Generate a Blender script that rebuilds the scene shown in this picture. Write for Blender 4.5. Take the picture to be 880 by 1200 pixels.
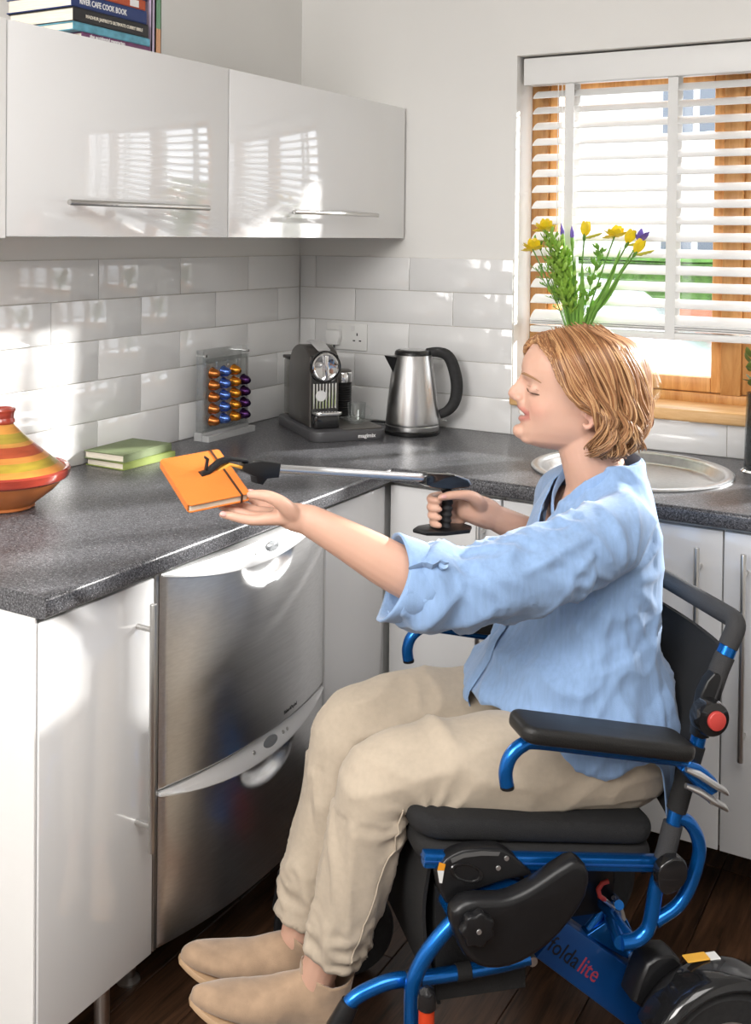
import bpy, bmesh, math, random
import numpy as np
from mathutils import Vector as V, Matrix, noise

# ------------------------------------------------------------------ scene, camera, light
SC = bpy.context.scene
COL = SC.collection
for o in list(bpy.data.objects): bpy.data.objects.remove(o)
R = math.radians
CAM = dict(loc=(1.9592, -3.0778, 1.494), yaw=31.11, pitch=-1.07, roll=0.57, f=1300.1, cx=383.06, cy=299.33)

def make_camera():
    y, p, r = R(CAM['yaw']), R(CAM['pitch']), R(CAM['roll'])
    fw = V((-math.sin(y)*math.cos(p), math.cos(y)*math.cos(p), math.sin(p)))
    rt = V((math.cos(y), math.sin(y), 0)); up = rt.cross(fw)
    rt, up = math.cos(r)*rt + math.sin(r)*up, -math.sin(r)*rt + math.cos(r)*up
    cd = bpy.data.cameras.new('camera'); co = bpy.data.objects.new('camera', cd); COL.objects.link(co)
    m = Matrix((rt, up, -fw)).transposed().to_4x4(); m.translation = V(CAM['loc']); co.matrix_world = m
    cd.sensor_fit = 'HORIZONTAL'; cd.sensor_width = 36.0; cd.lens = CAM['f']*36/880
    cd.shift_x = (440-CAM['cx'])/880; cd.shift_y = (CAM['cy']-600)/880; cd.clip_start = .05
    SC.camera = co
make_camera()

W = bpy.data.worlds.new('world'); SC.world = W; W.use_nodes = True
bg = W.node_tree.nodes['Background']; bg.inputs[0].default_value = (.93, .96, 1, 1); bg.inputs[1].default_value = 4.0

sd = bpy.data.lights.new('sun', 'SUN'); so = bpy.data.objects.new('sun', sd); COL.objects.link(so)
sd.energy = 14.0; sd.angle = R(2.2); sd.color = (1, .965, .91)
so.rotation_euler = V((-.70, -1, -.42)).to_track_quat('-Z', 'Y').to_euler(); so.location = (3, 4, 4)

def area(name, loc, tgt, sx, sy, en, col=(1, 1, 1)):
    d = bpy.data.lights.new(name, 'AREA'); d.shape = 'RECTANGLE'; d.size = sx; d.size_y = sy; d.energy = en; d.color = col
    o = bpy.data.objects.new(name, d); COL.objects.link(o); o.location = loc
    o.rotation_euler = (V(tgt)-V(loc)).to_track_quat('-Z', 'Y').to_euler(); return o
area('studio_softbox', (.95, -3.7, 2.25), (1.15, -1.0, .8), 1.1, 1.1, 62, (1, .97, .94))
area('ceiling_fill', (2.3, -2.9, 2.57), (2.3, -2.9, 0), 1.6, 1.6, 45, (1, .97, .94))  # added fill light under the ceiling, not a fitting of the kitchen

SC.view_settings.view_transform = 'Standard'; SC.view_settings.look = 'None'
SC.cycles.transparent_max_bounces = 48; SC.cycles.max_bounces = 12
SC.view_settings.exposure = 0.12; SC.view_settings.gamma = 1.0; SC.view_settings.use_curve_mapping = False

# ------------------------------------------------------------------ materials
def mat(name, col, rough=.5, metal=0., var=0., vscale=20., vstretch=None, bump=0., bscale=200., bstretch=None, coat=0., trans=0., ior=1.45, col2=None,
        spec=None, sheen=0., sss=0., alpha=None, emis=None, aniso=0., rvar=0., detail=4):
    m = bpy.data.materials.new(name); m.use_nodes = True; nt = m.node_tree; b = nt.nodes['Principled BSDF']
    b.inputs['Base Color'].default_value = (*col, 1); b.inputs['Roughness'].default_value = rough; b.inputs['Metallic'].default_value = metal
    b.inputs['Coat Weight'].default_value = coat; b.inputs['Coat Roughness'].default_value = .04
    b.inputs['Transmission Weight'].default_value = trans; b.inputs['IOR'].default_value = ior
    if spec is not None: b.inputs['Specular IOR Level'].default_value = spec
    if sheen: b.inputs['Sheen Weight'].default_value = sheen; b.inputs['Sheen Roughness'].default_value = .5
    if sss:
        b.inputs['Subsurface Weight'].default_value = sss; b.inputs['Subsurface Radius'].default_value = (.012, .005, .003); b.inputs['Subsurface Scale'].default_value = 1
    if alpha is not None: b.inputs['Alpha'].default_value = alpha
    if aniso: b.inputs['Anisotropic'].default_value = aniso
    def tex(scale, stretch, det=detail):
        tc = nt.nodes.new('ShaderNodeTexCoord'); mp = nt.nodes.new('ShaderNodeMapping'); n = nt.nodes.new('ShaderNodeTexNoise')
        nt.links.new(tc.outputs['Object'], mp.inputs[0]); mp.inputs['Scale'].default_value = stretch or (1, 1, 1)
        nt.links.new(mp.outputs[0], n.inputs['Vector']); n.inputs['Scale'].default_value = scale; n.inputs['Detail'].default_value = det
        return n
    if var or col2:
        n = tex(vscale, vstretch); rp = nt.nodes.new('ShaderNodeValToRGB')
        c2 = col2 or tuple(min(1, c*(1+var)) for c in col); c1 = col if col2 else tuple(c*(1-var) for c in col)
        rp.color_ramp.elements[0].color = (*c1, 1); rp.color_ramp.elements[1].color = (*c2, 1)
        rp.color_ramp.elements[0].position = .32; rp.color_ramp.elements[1].position = .68
        nt.links.new(n.outputs['Fac'], rp.inputs[0]); nt.links.new(rp.outputs[0], b.inputs['Base Color'])
        if rvar:
            mr = nt.nodes.new('ShaderNodeMapRange'); mr.inputs['To Min'].default_value = rough-rvar; mr.inputs['To Max'].default_value = rough+rvar
            nt.links.new(n.outputs['Fac'], mr.inputs[0]); nt.links.new(mr.outputs[0], b.inputs['Roughness'])
    if bump:
        n = tex(bscale, bstretch); bp = nt.nodes.new('ShaderNodeBump'); bp.inputs['Strength'].default_value = bump; bp.inputs['Distance'].default_value = .002
        nt.links.new(n.outputs['Fac'], bp.inputs['Height']); nt.links.new(bp.outputs[0], b.inputs['Normal'])
    return m

def mat_glass(name, tint=(1, 1, 1), refl=.08, rough=.02):
    """clear sheet glass: transparent with a fresnel reflection"""
    m = bpy.data.materials.new(name); m.use_nodes = True; nt = m.node_tree; nt.nodes.clear()
    o = nt.nodes.new('ShaderNodeOutputMaterial'); t = nt.nodes.new('ShaderNodeBsdfTransparent'); g = nt.nodes.new('ShaderNodeBsdfGlossy')
    x = nt.nodes.new('ShaderNodeMixShader'); lw = nt.nodes.new('ShaderNodeLayerWeight'); lw.inputs[0].default_value = .5
    pw = nt.nodes.new('ShaderNodeMath'); pw.operation = 'POWER'; pw.inputs[1].default_value = 4
    ad = nt.nodes.new('ShaderNodeMath'); ad.operation = 'MULTIPLY_ADD'; ad.use_clamp = True; ad.inputs[1].default_value = .6; ad.inputs[2].default_value = refl*.5
    t.inputs[0].default_value = (*tint, 1); g.inputs[0].default_value = (1, 1, 1, 1); g.inputs[1].default_value = rough
    nt.links.new(lw.outputs['Facing'], pw.inputs[0]); nt.links.new(pw.outputs[0], ad.inputs[0]); nt.links.new(ad.outputs[0], x.inputs[0])
    nt.links.new(t.outputs[0], x.inputs[1]); nt.links.new(g.outputs[0], x.inputs[2]); nt.links.new(x.outputs[0], o.inputs[0])
    return m

def mat_wood(name, c1, c2, rough=.45, scale=6, stretch=(1, 1, 12), bump=.15, coat=0.):
    m = mat(name, c1, rough, coat=coat); nt = m.node_tree; b = nt.nodes['Principled BSDF']
    tc = nt.nodes.new('ShaderNodeTexCoord'); mp = nt.nodes.new('ShaderNodeMapping'); mp.inputs['Scale'].default_value = stretch
    oi = nt.nodes.new('ShaderNodeObjectInfo'); ad = nt.nodes.new('ShaderNodeVectorMath'); ad.operation = 'ADD'
    sc = nt.nodes.new('ShaderNodeMath'); sc.operation = 'MULTIPLY'; sc.inputs[1].default_value = 37
    nt.links.new(oi.outputs['Random'], sc.inputs[0]); nt.links.new(tc.outputs['Object'], mp.inputs[0]); nt.links.new(mp.outputs[0], ad.inputs[0]); nt.links.new(sc.outputs[0], ad.inputs[1])
    n = nt.nodes.new('ShaderNodeTexNoise'); n.inputs['Scale'].default_value = scale; n.inputs['Detail'].default_value = 8; n.inputs['Roughness'].default_value = .65; n.inputs['Distortion'].default_value = .8
    nt.links.new(ad.outputs[0], n.inputs['Vector']); rp = nt.nodes.new('ShaderNodeValToRGB')
    rp.color_ramp.elements[0].color = (*c1, 1); rp.color_ramp.elements[1].color = (*c2, 1); rp.color_ramp.elements[0].position = .35; rp.color_ramp.elements[1].position = .68
    nt.links.new(n.outputs['Fac'], rp.inputs[0])
    hv = nt.nodes.new('ShaderNodeHueSaturation'); mr = nt.nodes.new('ShaderNodeMapRange'); mr.inputs['To Min'].default_value = .7; mr.inputs['To Max'].default_value = 1.25
    nt.links.new(oi.outputs['Random'], mr.inputs[0]); nt.links.new(mr.outputs[0], hv.inputs['Value']); nt.links.new(rp.outputs[0], hv.inputs['Color']); nt.links.new(hv.outputs[0], b.inputs['Base Color'])
    bp = nt.nodes.new('ShaderNodeBump'); bp.inputs['Strength'].default_value = bump; bp.inputs['Distance'].default_value = .001
    nt.links.new(n.outputs['Fac'], bp.inputs['Height']); nt.links.new(bp.outputs[0], b.inputs['Normal'])
    return m

def mat_granite(name):
    m = mat(name, (.06, .06, .065), .3); nt = m.node_tree; b = nt.nodes['Principled BSDF']
    tc = nt.nodes.new('ShaderNodeTexCoord')
    def ns(scale, p0, p1, c0, c1):
        n = nt.nodes.new('ShaderNodeTexNoise'); n.inputs['Scale'].default_value = scale; n.inputs['Detail'].default_value = 3; n.inputs['Roughness'].default_value = .7
        nt.links.new(tc.outputs['Object'], n.inputs['Vector']); r = nt.nodes.new('ShaderNodeValToRGB'); r.color_ramp.elements[0].position = p0; r.color_ramp.elements[1].position = p1
        r.color_ramp.elements[0].color = (*c0, 1); r.color_ramp.elements[1].color = (*c1, 1); nt.links.new(n.outputs['Fac'], r.inputs[0]); return r
    a = ns(240, .42, .58, (.030, .030, .034), (.135, .135, .145)); s = ns(340, .59, .65, (0, 0, 0), (1, 1, 1)); d = ns(280, .60, .66, (0, 0, 0), (1, 1, 1))
    m1 = nt.nodes.new('ShaderNodeMixRGB'); m1.inputs[2].default_value = (.42, .42, .44, 1); nt.links.new(s.outputs[0], m1.inputs[0]); nt.links.new(a.outputs[0], m1.inputs[1])
    m2 = nt.nodes.new('ShaderNodeMixRGB'); m2.inputs[2].default_value = (.012, .012, .014, 1); nt.links.new(d.outputs[0], m2.inputs[0]); nt.links.new(m1.outputs[0], m2.inputs[1])
    nt.links.new(m2.outputs[0], b.inputs['Base Color']); return m

M = {}
M['paint'] = mat('wall_paint', (.80, .79, .765), .75, var=.015, vscale=3, bump=.05, bscale=300)
M['tile'] = mat('white_glazed_tile', (.80, .80, .795), .10, coat=.6, bump=.06, bscale=18, detail=2)
M['grout'] = mat('grout', (.64, .61, .56), .9, var=.08, vscale=60)
M['gloss'] = mat('white_gloss_door', (.80, .80, .80), .10, coat=1., bump=.012, bscale=9, detail=1)
M['carcass'] = mat('white_carcass', (.82, .815, .80), .4)
M['steel'] = mat('brushed_steel', (.62, .62, .62), .28, 1, var=.06, vscale=90, vstretch=(1, 1, .02), bump=.04, bscale=260, bstretch=(1, 1, .02))
M['steel_h'] = mat('brushed_steel_front', (.70, .70, .70), .31, 1, var=.05, vscale=220, vstretch=(1, .02, 1), bump=.03, bscale=400, bstretch=(1, .02, 1))
M['chrome'] = mat('chrome', (.80, .80, .80), .08, 1)
M['satin'] = mat('satin_nickel', (.58, .57, .55), .3, 1)
M['silver_plastic'] = mat('silver_plastic', (.70, .70, .70), .35, .3)
M['granite'] = mat_granite('speckled_worktop')
M['oak'] = mat_wood('oak', (.46, .20, .055), (.66, .36, .13), .4, 5, (9, 9, 1), .1)
M['oak_sill'] = mat_wood('oak_sill', (.58, .32, .12), (.76, .50, .25), .4, 5, (1, 9, 9), .1)
M['floorwood'] = mat_wood('dark_floor', (.030, .016, .009), (.135, .066, .035), .33, 5, (14, 1, 14), .25)
M['blind'] = mat('blind_slat', (.82, .82, .81), .4)
M['black'] = mat('black_plastic', (.010, .010, .011), .33, var=.1, vscale=40)
M['black_gloss'] = mat('black_gloss', (.012, .012, .013), .12, coat=.5)
M['rubber'] = mat('rubber', (.022, .022, .023), .7, var=.2, vscale=90)
M['glass'] = mat_glass('window_glass', (.98, .99, 1), .05)
M['acrylic'] = mat_glass('clear_acrylic', (.95, .96, .96), .30, .06)
M['acrylic_block'] = mat('acrylic_block', (.72, .73, .73), .12, trans=.45, coat=.5)
M['clearglass'] = mat_glass('clear_glass', (.965, .98, .975), .10, .02)
M['paper'] = mat('page_edges', (.80, .74, .62), .8, var=.10, vscale=500, vstretch=(.05, .05, 1))

# ------------------------------------------------------------------ mesh helpers
def tag(o, label=None, cat=None, group=None, kind=None):
    if label: o['label'] = label
    if cat: o['category'] = cat
    if group: o['group'] = group
    if kind: o['kind'] = kind
    return o

WM = {}
def thing(name, loc, label, cat, rotz=0., group=None, matrix=None):
    o = bpy.data.objects.new(name, None); COL.objects.link(o); o.empty_display_size = .05
    m = matrix if matrix is not None else Matrix.Translation(V(loc)) @ Matrix.Rotation(rotz, 4, 'Z')
    o.matrix_world = m; o.matrix_local = m; WM[o.name] = m.copy()
    return tag(o, label, cat, group)

def finish(me, m, smooth=30):
    for x in (m if isinstance(m, (list, tuple)) else [m]): me.materials.append(x if not isinstance(x, str) else M[x])
    if smooth:
        me.polygons.foreach_set('use_smooth', [True]*len(me.polygons))
        if smooth < 180: me.set_sharp_from_angle(angle=R(smooth))
    me.update(); return me

def part(name, bm, m, parent=None, world=False, smooth=30, label=None, cat=None, group=None, kind=None, loc=None):
    """bm (a bmesh or a mesh) becomes ONE object; world=True: coordinates are world ones"""
    if isinstance(bm, bmesh.types.BMesh):
        bmesh.ops.recalc_face_normals(bm, faces=bm.faces)
        me = bpy.data.meshes.new(name); bm.to_mesh(me); bm.free()
    else: me = bm; me.name = name
    if not me.materials: finish(me, m, smooth)
    o = bpy.data.objects.new(name, me); COL.objects.link(o)
    if parent is not None:
        pm = WM.get(parent.name, Matrix.Identity(4)); o.parent = parent; WM[o.name] = pm
        if world: me.transform(pm.inverted())
    elif loc is not None:
        me.transform(Matrix.Translation(-V(loc))); o.location = loc; WM[o.name] = Matrix.Translation(V(loc))
    if loc is not None and parent is not None: o.location = loc
    return tag(o, label, cat, group, kind)

def B(): return bmesh.new()
def _merge(bm, t, mx=None):
    me = bpy.data.meshes.new('t'); t.to_mesh(me); t.free()
    if mx is not None: me.transform(mx)
    bm.from_mesh(me); bpy.data.meshes.remove(me); return bm

def box(bm, lo, hi, bev=0., seg=2, mx=None):
    t = bmesh.new(); bmesh.ops.create_cube(t, size=1)
    for v in t.verts: v.co = V([lo[i]+(v.co[i]+.5)*(hi[i]-lo[i]) for i in range(3)])
    if bev: bmesh.ops.bevel(t, geom=t.edges[:], offset=bev, segments=seg, profile=.5, affect='EDGES', clamp_overlap=True)
    return _merge(bm, t, mx)

def frames(pts, up=None):
    n = len(pts); T = []
    for i in range(n):
        d = (pts[min(i+1, n-1)]-pts[max(i-1, 0)]); T.append(d.normalized() if d.length > 1e-9 else V((0, 0, 1)))
    u = V(up) if up is not None else (V((0, 0, 1)) if abs(T[0].z) < .9 else V((0, 1, 0)))
    u = (u-T[0]*u.dot(T[0])).normalized(); U = [u]
    for i in range(1, n):
        u = U[-1]-T[i]*U[-1].dot(T[i]); U.append(u.normalized() if u.length > 1e-6 else U[-1])
    return T, U

def loft(bm, rings, caps=True, closed=True):
    vr = [[bm.verts.new(p) for p in r] for r in rings]; n = len(vr[0])
    for a, b in zip(vr, vr[1:]):
        for i in range(n if closed else n-1):
            j = (i+1) % n
            try: bm.faces.new((a[i], a[j], b[j], b[i]))
            except ValueError: pass
    if caps and closed:
        bm.faces.new(vr[0][::-1]); bm.faces.new(vr[-1])
    return bm

def tube(bm, pts, r, n=12, caps=True, flat=1., up=None, round_ends=False):
    """r: radius or list; flat: ratio of the second axis"""
    pts = [V(p) for p in pts]; k = len(pts); rs = [r]*k if not isinstance(r, (list, tuple)) else list(r)
    if round_ends:
        d0 = (pts[0]-pts[1]).normalized(); d1 = (pts[-1]-pts[-2]).normalized()
        pre = [(pts[0]+d0*rs[0]*math.sin(a), rs[0]*math.cos(a)) for a in (1.4, 1.0, .5)]; post = [(pts[-1]+d1*rs[-1]*math.sin(a), rs[-1]*math.cos(a)) for a in (.5, 1.0, 1.4)]
        pts = [p for p, _ in pre]+pts+[p for p, _ in post]; rs = [x for _, x in pre]+rs+[x for _, x in post]
    T, U = frames(pts, up); rings = []
    for p, t, u, q in zip(pts, T, U, rs):
        w = t.cross(u); fl = flat
        rings.append([p+u*(q*math.cos(a))+w*(q*fl*math.sin(a)) for a in [2*math.pi*i/n for i in range(n)]])
    return loft(bm, rings, caps)

def spline(pts, sub=6, extra=None):
    """Catmull-Rom through points (each a sequence of any length)"""
    P = [np.array(p, float) for p in pts]; out = []
    for i in range(len(P)-1):
        a, b, c, d = P[max(i-1, 0)], P[i], P[i+1], P[min(i+2, len(P)-1)]
        for s in range(sub):
            t = s/sub; out.append(.5*((2*b)+(c-a)*t+(2*a-5*b+4*c-d)*t*t+(-a+3*b-3*c+d)*t**3))
    out.append(P[-1]); return [tuple(float(x) for x in p) for p in out]

def bend(pts, rad=.03, seg=5):
    """polyline with rounded corners"""
    P = [V(p) for p in pts]; out = [P[0]]
    for a, b, c in zip(P, P[1:], P[2:]):
        d0 = (a-b); d1 = (c-b); r = min(rad, d0.length*.49, d1.length*.49); s = b+d0.normalized()*r; e = b+d1.normalized()*r
        for i in range(seg+1):
            t = i/seg; out.append(s*(1-t)**2+b*2*t*(1-t)+e*t*t)
    return out+[P[-1]]

def lathe(bm, prof, n=32, mx=None, caps=False):
    t = bmesh.new(); rings = []
    for r, z in prof: rings.append([V((max(r, 1e-5)*math.cos(2*math.pi*i/n), max(r, 1e-5)*math.sin(2*math.pi*i/n), z)) for i in range(n)])
    loft(t, rings, caps=caps); bmesh.ops.remove_doubles(t, verts=t.verts, dist=2e-5)
    return _merge(bm, t, mx)

def prism(bm, poly, h0, h1, mx=None, bev=0., seg=2):
    """poly in xy extruded in z from h0 to h1"""
    t = bmesh.new(); a = [t.verts.new((x, y, h0)) for x, y in poly]; b = [t.verts.new((x, y, h1)) for x, y in poly]; n = len(poly)
    t.faces.new(a[::-1]); t.faces.new(b)
    for i in range(n): t.faces.new((a[i], a[(i+1) % n], b[(i+1) % n], b[i]))
    bmesh.ops.recalc_face_normals(t, faces=t.faces)
    if bev:
        es = [e for e in t.edges if abs(e.verts[0].co.z-e.verts[1].co.z) < 1e-9]
        bmesh.ops.bevel(t, geom=es, offset=bev, segments=seg, profile=.5, affect='EDGES', clamp_overlap=True)
    return _merge(bm, t, mx)

def ell(bm, c, r, mx=None, n=20):
    t = bmesh.new(); bmesh.ops.create_uvsphere(t, u_segments=n, v_segments=max(8, n*2//3), radius=1)
    for v in t.verts: v.co = V((c[0]+v.co.x*r[0], c[1]+v.co.y*r[1], c[2]+v.co.z*r[2]))
    return _merge(bm, t, mx)

def axis_mx(o, z, x=None):
    """matrix with origin o, local z along z"""
    z = V(z).normalized(); x = V(x) if x is not None else (V((1, 0, 0)) if abs(z.x) < .9 else V((0, 1, 0)))
    x = (x-z*x.dot(z)).normalized(); y = z.cross(x); m = Matrix((x, y, z)).transposed().to_4x4(); m.translation = V(o); return m

def remesh(bm, voxel, smooth=3, factor=.5):
    bmesh.ops.recalc_face_normals(bm, faces=bm.faces)
    me = bpy.data.meshes.new('tmp'); bm.to_mesh(me); bm.free(); o = bpy.data.objects.new('tmp', me); COL.objects.link(o)
    md = o.modifiers.new('r', 'REMESH'); md.mode = 'VOXEL'; md.voxel_size = voxel
    if smooth: sm = o.modifiers.new('s', 'SMOOTH'); sm.factor = factor; sm.iterations = smooth
    bpy.context.view_layer.update(); dg = bpy.context.evaluated_depsgraph_get()
    out = bpy.data.meshes.new_from_object(o.evaluated_get(dg)); bpy.data.objects.remove(o); bpy.data.meshes.remove(me); return out

def apply_mods(o):
    bpy.context.view_layer.update(); dg = bpy.context.evaluated_depsgraph_get()
    me = bpy.data.meshes.new_from_object(o.evaluated_get(dg)); old = o.data; o.modifiers.clear(); o.data = me; bpy.data.meshes.remove(old); return o

def text_mesh(s, size, ext=.0004, bold=False, spacing=1.):
    c = bpy.data.curves.new('t', 'FONT'); c.body = s; c.size = size; c.extrude = ext; c.align_x = 'LEFT'; c.space_character = spacing; c.resolution_u = 2
    if bold: c.offset = size*.018
    o = bpy.data.objects.new('t', c); COL.objects.link(o); bpy.context.view_layer.update(); dg = bpy.context.evaluated_depsgraph_get()
    me = bpy.data.meshes.new_from_object(o.evaluated_get(dg)); bpy.data.objects.remove(o); bpy.data.curves.remove(c); return me

def lettering(s, size, o, right, up, m, parent, name='lettering', bold=False, spacing=1., ext=.0004, width=None):
    """flat print placed at world point o, running along right"""
    me = text_mesh(s, size, ext, bold, spacing); r = V(right).normalized(); n = r.cross(V(up)).normalized(); u = n.cross(r)
    if width:
        xs = [v.co.x for v in me.vertices]; k = width/max(1e-6, max(xs)-min(xs)); me.transform(Matrix.Diagonal((k, 1, 1, 1)))
    mx = Matrix((r, u, n)).transposed().to_4x4(); mx.translation = V(o); me.transform(mx)
    return part(name, me, m, parent, world=True, smooth=0)
# ------------------------------------------------------------------ room shell
S = 'structure'
WX0, WX1, WZ0, WZ1 = .744, 2.45, 1.0, 2.025      # window opening in the back wall
b = B(); box(b, (-.15, -5.2, 0), (-.007, .25, 2.6)); wall_left = part('wall_left', b, 'paint', kind=S, smooth=0)
b = B()
for lo, hi in (((-.007, 0.007, 0), (WX0, .25, 2.6)), ((WX1, .007, 0), (4.3, .25, 2.6)), ((WX0, .007, 0), (WX1, .25, WZ0)), ((WX0, .007, WZ1), (WX1, .25, 2.6))): box(b, lo, hi)
wall_back = part('wall_back', b, 'paint', kind=S, smooth=0)
b = B(); box(b, (-.15, -5.2, 2.6), (4.3, .25, 2.7)); part('ceiling', b, mat('ceiling_paint', (.84, .84, .83), .8), kind=S, smooth=0)
b = B(); box(b, (-.15, -5.2, -.12), (4.3, .25, -.012)); floor = part('floor', b, mat('underfloor', (.02, .012, .008), .8), kind=S, smooth=0)

b = B(); box(b, (4.3, -5.2, 0), (4.42, .25, 2.6)); part('wall_right', b, 'paint', kind=S, smooth=0)
b = B(); box(b, (-.15, -5.32, 0), (4.42, -5.2, 2.6)); part('wall_front', b, 'paint', kind=S, smooth=0)

# floor boards, one by one
rnd = random.Random(3); PW = .128; pl = {}
for L_ in (1.22, .7, .46):
    t = B(); box(t, (-PW/2+.0009, -L_/2+.0009, -.012), (PW/2-.0009, L_/2-.0009, 0), .0012, 1); me = bpy.data.meshes.new('plank'); t.to_mesh(me); t.free(); finish(me, 'floorwood', 30); pl[L_] = me
for i in range(21):
    y = -4.4 + rnd.choice((0, .3, .62, .9)); x = .02+PW*(i+.5)
    while y < -.1:
        L_ = 1.22 if y+1.22 < .1 else (.7 if y+.7 < .1 else .46)
        o = bpy.data.objects.new('plank', pl[L_]); COL.objects.link(o); o.parent = floor; o.location = (x, y+L_/2, 0); y += L_

# grout beds and wall tiles
p = .1032; TL = .331; Z0 = .91; TT = .0055; G = .0016
def tiles(wall, side, joints_a, joints_b, start, end, step):
    cache = {}
    for k in range(5):
        z0 = Z0+p*k; off = joints_a if (k % 2 == 0) else joints_b; edges = [start]; c = off
        while c < start+.012: c += step
        while c < end-.012: edges.append(c); c += step
        edges.append(end)
        for e0, e1 in zip(edges, edges[1:]):
            w = round(e1-e0, 3); key = w
            if key not in cache:
                t = B(); box(t, (-w/2+G/2, 0, -p/2+G/2), (w/2-G/2, TT, p/2-G/2), .0016, 2); me = bpy.data.meshes.new('tile'); t.to_mesh(me); t.free(); cache[key] = finish(me, 'tile', 40)
            o = bpy.data.objects.new('tile', cache[key]); COL.objects.link(o); o.parent = wall
            tw = rnd.uniform(-.0012, .0012)
            if side == 'L': o.location = (-.0055, (e0+e1)/2, z0+p/2); o.rotation_euler = (tw, 0, R(-90)+tw*2)
            else: o.location = ((e0+e1)/2, .0055, z0+p/2); o.rotation_euler = (tw, 0, R(180)+tw*2)
tiles(wall_left, 'L', -.2943-TL*8, -.129-TL*8, -2.6, 0., TL)
tiles(wall_back, 'B', .060-.341*2, .209-.341*2, 0., WX0-.002, .341)
b = B(); box(b, (-.0068, -2.6, Z0), (-.0035, 0, Z0+5*p)); part('grout', b, 'grout', wall_left, smooth=0)
b = B(); box(b, (0, .0035, Z0), (WX0-.002, .0068, Z0+5*p)); box(b, (WX0-.002, .0035, Z0), (WX1, .0068, WZ0)); part('grout', b, 'grout', wall_back, smooth=0)
x = WX0-.002; first = True
while x < WX1-.01:                                   # one course of cut tiles under the sill
    w = .27 if first else .341; first = False; x1 = min(x+w, WX1); t = B(); box(t, (x+G/2, .0, Z0+.001), (x1-G/2, TT, WZ0-.002), .0016, 2); part('tile', t, 'tile', wall_back, smooth=40); x = x1

# ------------------------------------------------------------------ window: oak frame, casements, panes, sill
win = thing('window_1', (WX0, .17, WZ0), 'three-light oak framed kitchen window behind the white blind', None); win['kind'] = S
del win['label']
FY0, FY1 = .135, .205; MUL = (1.3335, 1.905)
def wpart(name, lo, hi, m='oak', bev=.003, par=None): b = B(); box(b, lo, hi, bev); return part(name, b, m, par or win, world=True)
wpart('frame_jamb', (WX0, FY0, 1.03), (WX0+.052, FY1, WZ1)); wpart('frame_jamb', (WX1-.052, FY0, 1.03), (WX1, FY1, WZ1))
wpart('frame_head', (WX0+.052, FY0, WZ1-.06), (WX1-.052, FY1, WZ1)); wpart('frame_cill', (WX0+.052, FY0, 1.03), (WX1-.052, FY1, 1.058))
for mx_ in MUL: wpart('mullion', (mx_-.0265, FY0-.004, 1.058), (mx_+.0265, FY1, WZ1-.06))
lights = [(WX0+.052, MUL[0]-.0265), (MUL[0]+.0265, MUL[1]-.0265), (MUL[1]+.0265, WX1-.052)]
for x0, x1 in lights:
    z0, z1, s = 1.06, WZ1-.062, .030; b = B(); y0, y1 = FY0+.012, FY1-.008
    for lo, hi in (((x0, y0, z0), (x0+s, y1, z1)), ((x1-s, y0, z0), (x1, y1, z1)), ((x0+s, y0, z0), (x1-s, y1, z0+s+.012)), ((x0+s, y0, z1-s), (x1-s, y1, z1))): box(b, lo, hi, .004)
    cas = part('casement', b, 'oak', win, world=True)
    b = B(); box(b, (x0+s-.003, .168, z0+s), (x1-s+.003, .172, z1-s)); part('pane', b, 'glass', cas, world=True, smooth=0)
b = B(); box(b, (WX0-.0, -.028, 1.0), (WX1, FY0+.01, 1.033), .008, 3); part('sill', b, 'oak_sill', win, world=True)

# ------------------------------------------------------------------ venetian blind
bl = thing('venetian_blind', (1.6, .08, 1.21), 'white wide-slat venetian blind with fabric tapes lowered over the window', 'blind')
b = B(); box(b, (.757, .045, 1.944), (2.44, .105, 2.018), .004); part('headrail', b, 'blind', bl, world=True)
b = B(); box(b, (.753, .034, 1.940), (2.444, .045, 2.020), .004); part('valance', b, 'blind', bl, world=True)
SL = 1.655; t = B(); n = 8
rings = []
for xx in (-SL/2, SL/2):
    up = [V((xx, -.025+.05*i/n, .0035*(1-((i/n-.5)*2)**2)+.0014)) for i in range(n+1)]; dn = [V((q.x, q.y, q.z-.0028)) for q in reversed(up)]; rings.append(up+dn)
loft(t, rings); bmesh.ops.recalc_face_normals(t, faces=t.faces); slat = bpy.data.meshes.new('slat'); t.to_mesh(slat); t.free(); finish(slat, 'blind', 40)
zz = [1.915-.0465*i for i in range(15)]; zs = [1.2385+.0058*i for i in range(3)]
for i, z in enumerate(zz+zs):
    o = bpy.data.objects.new('slat', slat); COL.objects.link(o); o.parent = bl; a = 27+rnd.uniform(-1.2, 1.2) if z > 1.255 else 2
    o.matrix_local = WM[bl.name].inverted() @ Matrix.Translation((.777+SL/2, .075, z)) @ Matrix.Rotation(R(a), 4, 'X')
b = B(); box(b, (.777, .049, 1.212), (2.432, .101, 1.231), .004); part('bottom_rail', b, 'blind', bl, world=True)
for tx in (.891, 1.186, 1.62, 2.05, 2.34):
    for yy in (.0475, .1025):
        b = B(); box(b, (tx-.0135, yy-.0006, 1.214), (tx+.0135, yy+.0006, 1.945)); part('tape', b, mat('tape', (.80, .80, .79), .8, bump=.3, bscale=900), bl, world=True, smooth=0)
for dx in (0, .012):
    b = B(); tube(b, [(.858+dx, .043, 1.945), (.858+dx, .042, 1.30)], .0011, 6); part('cord', b, 'blind', bl, world=True)

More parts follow.
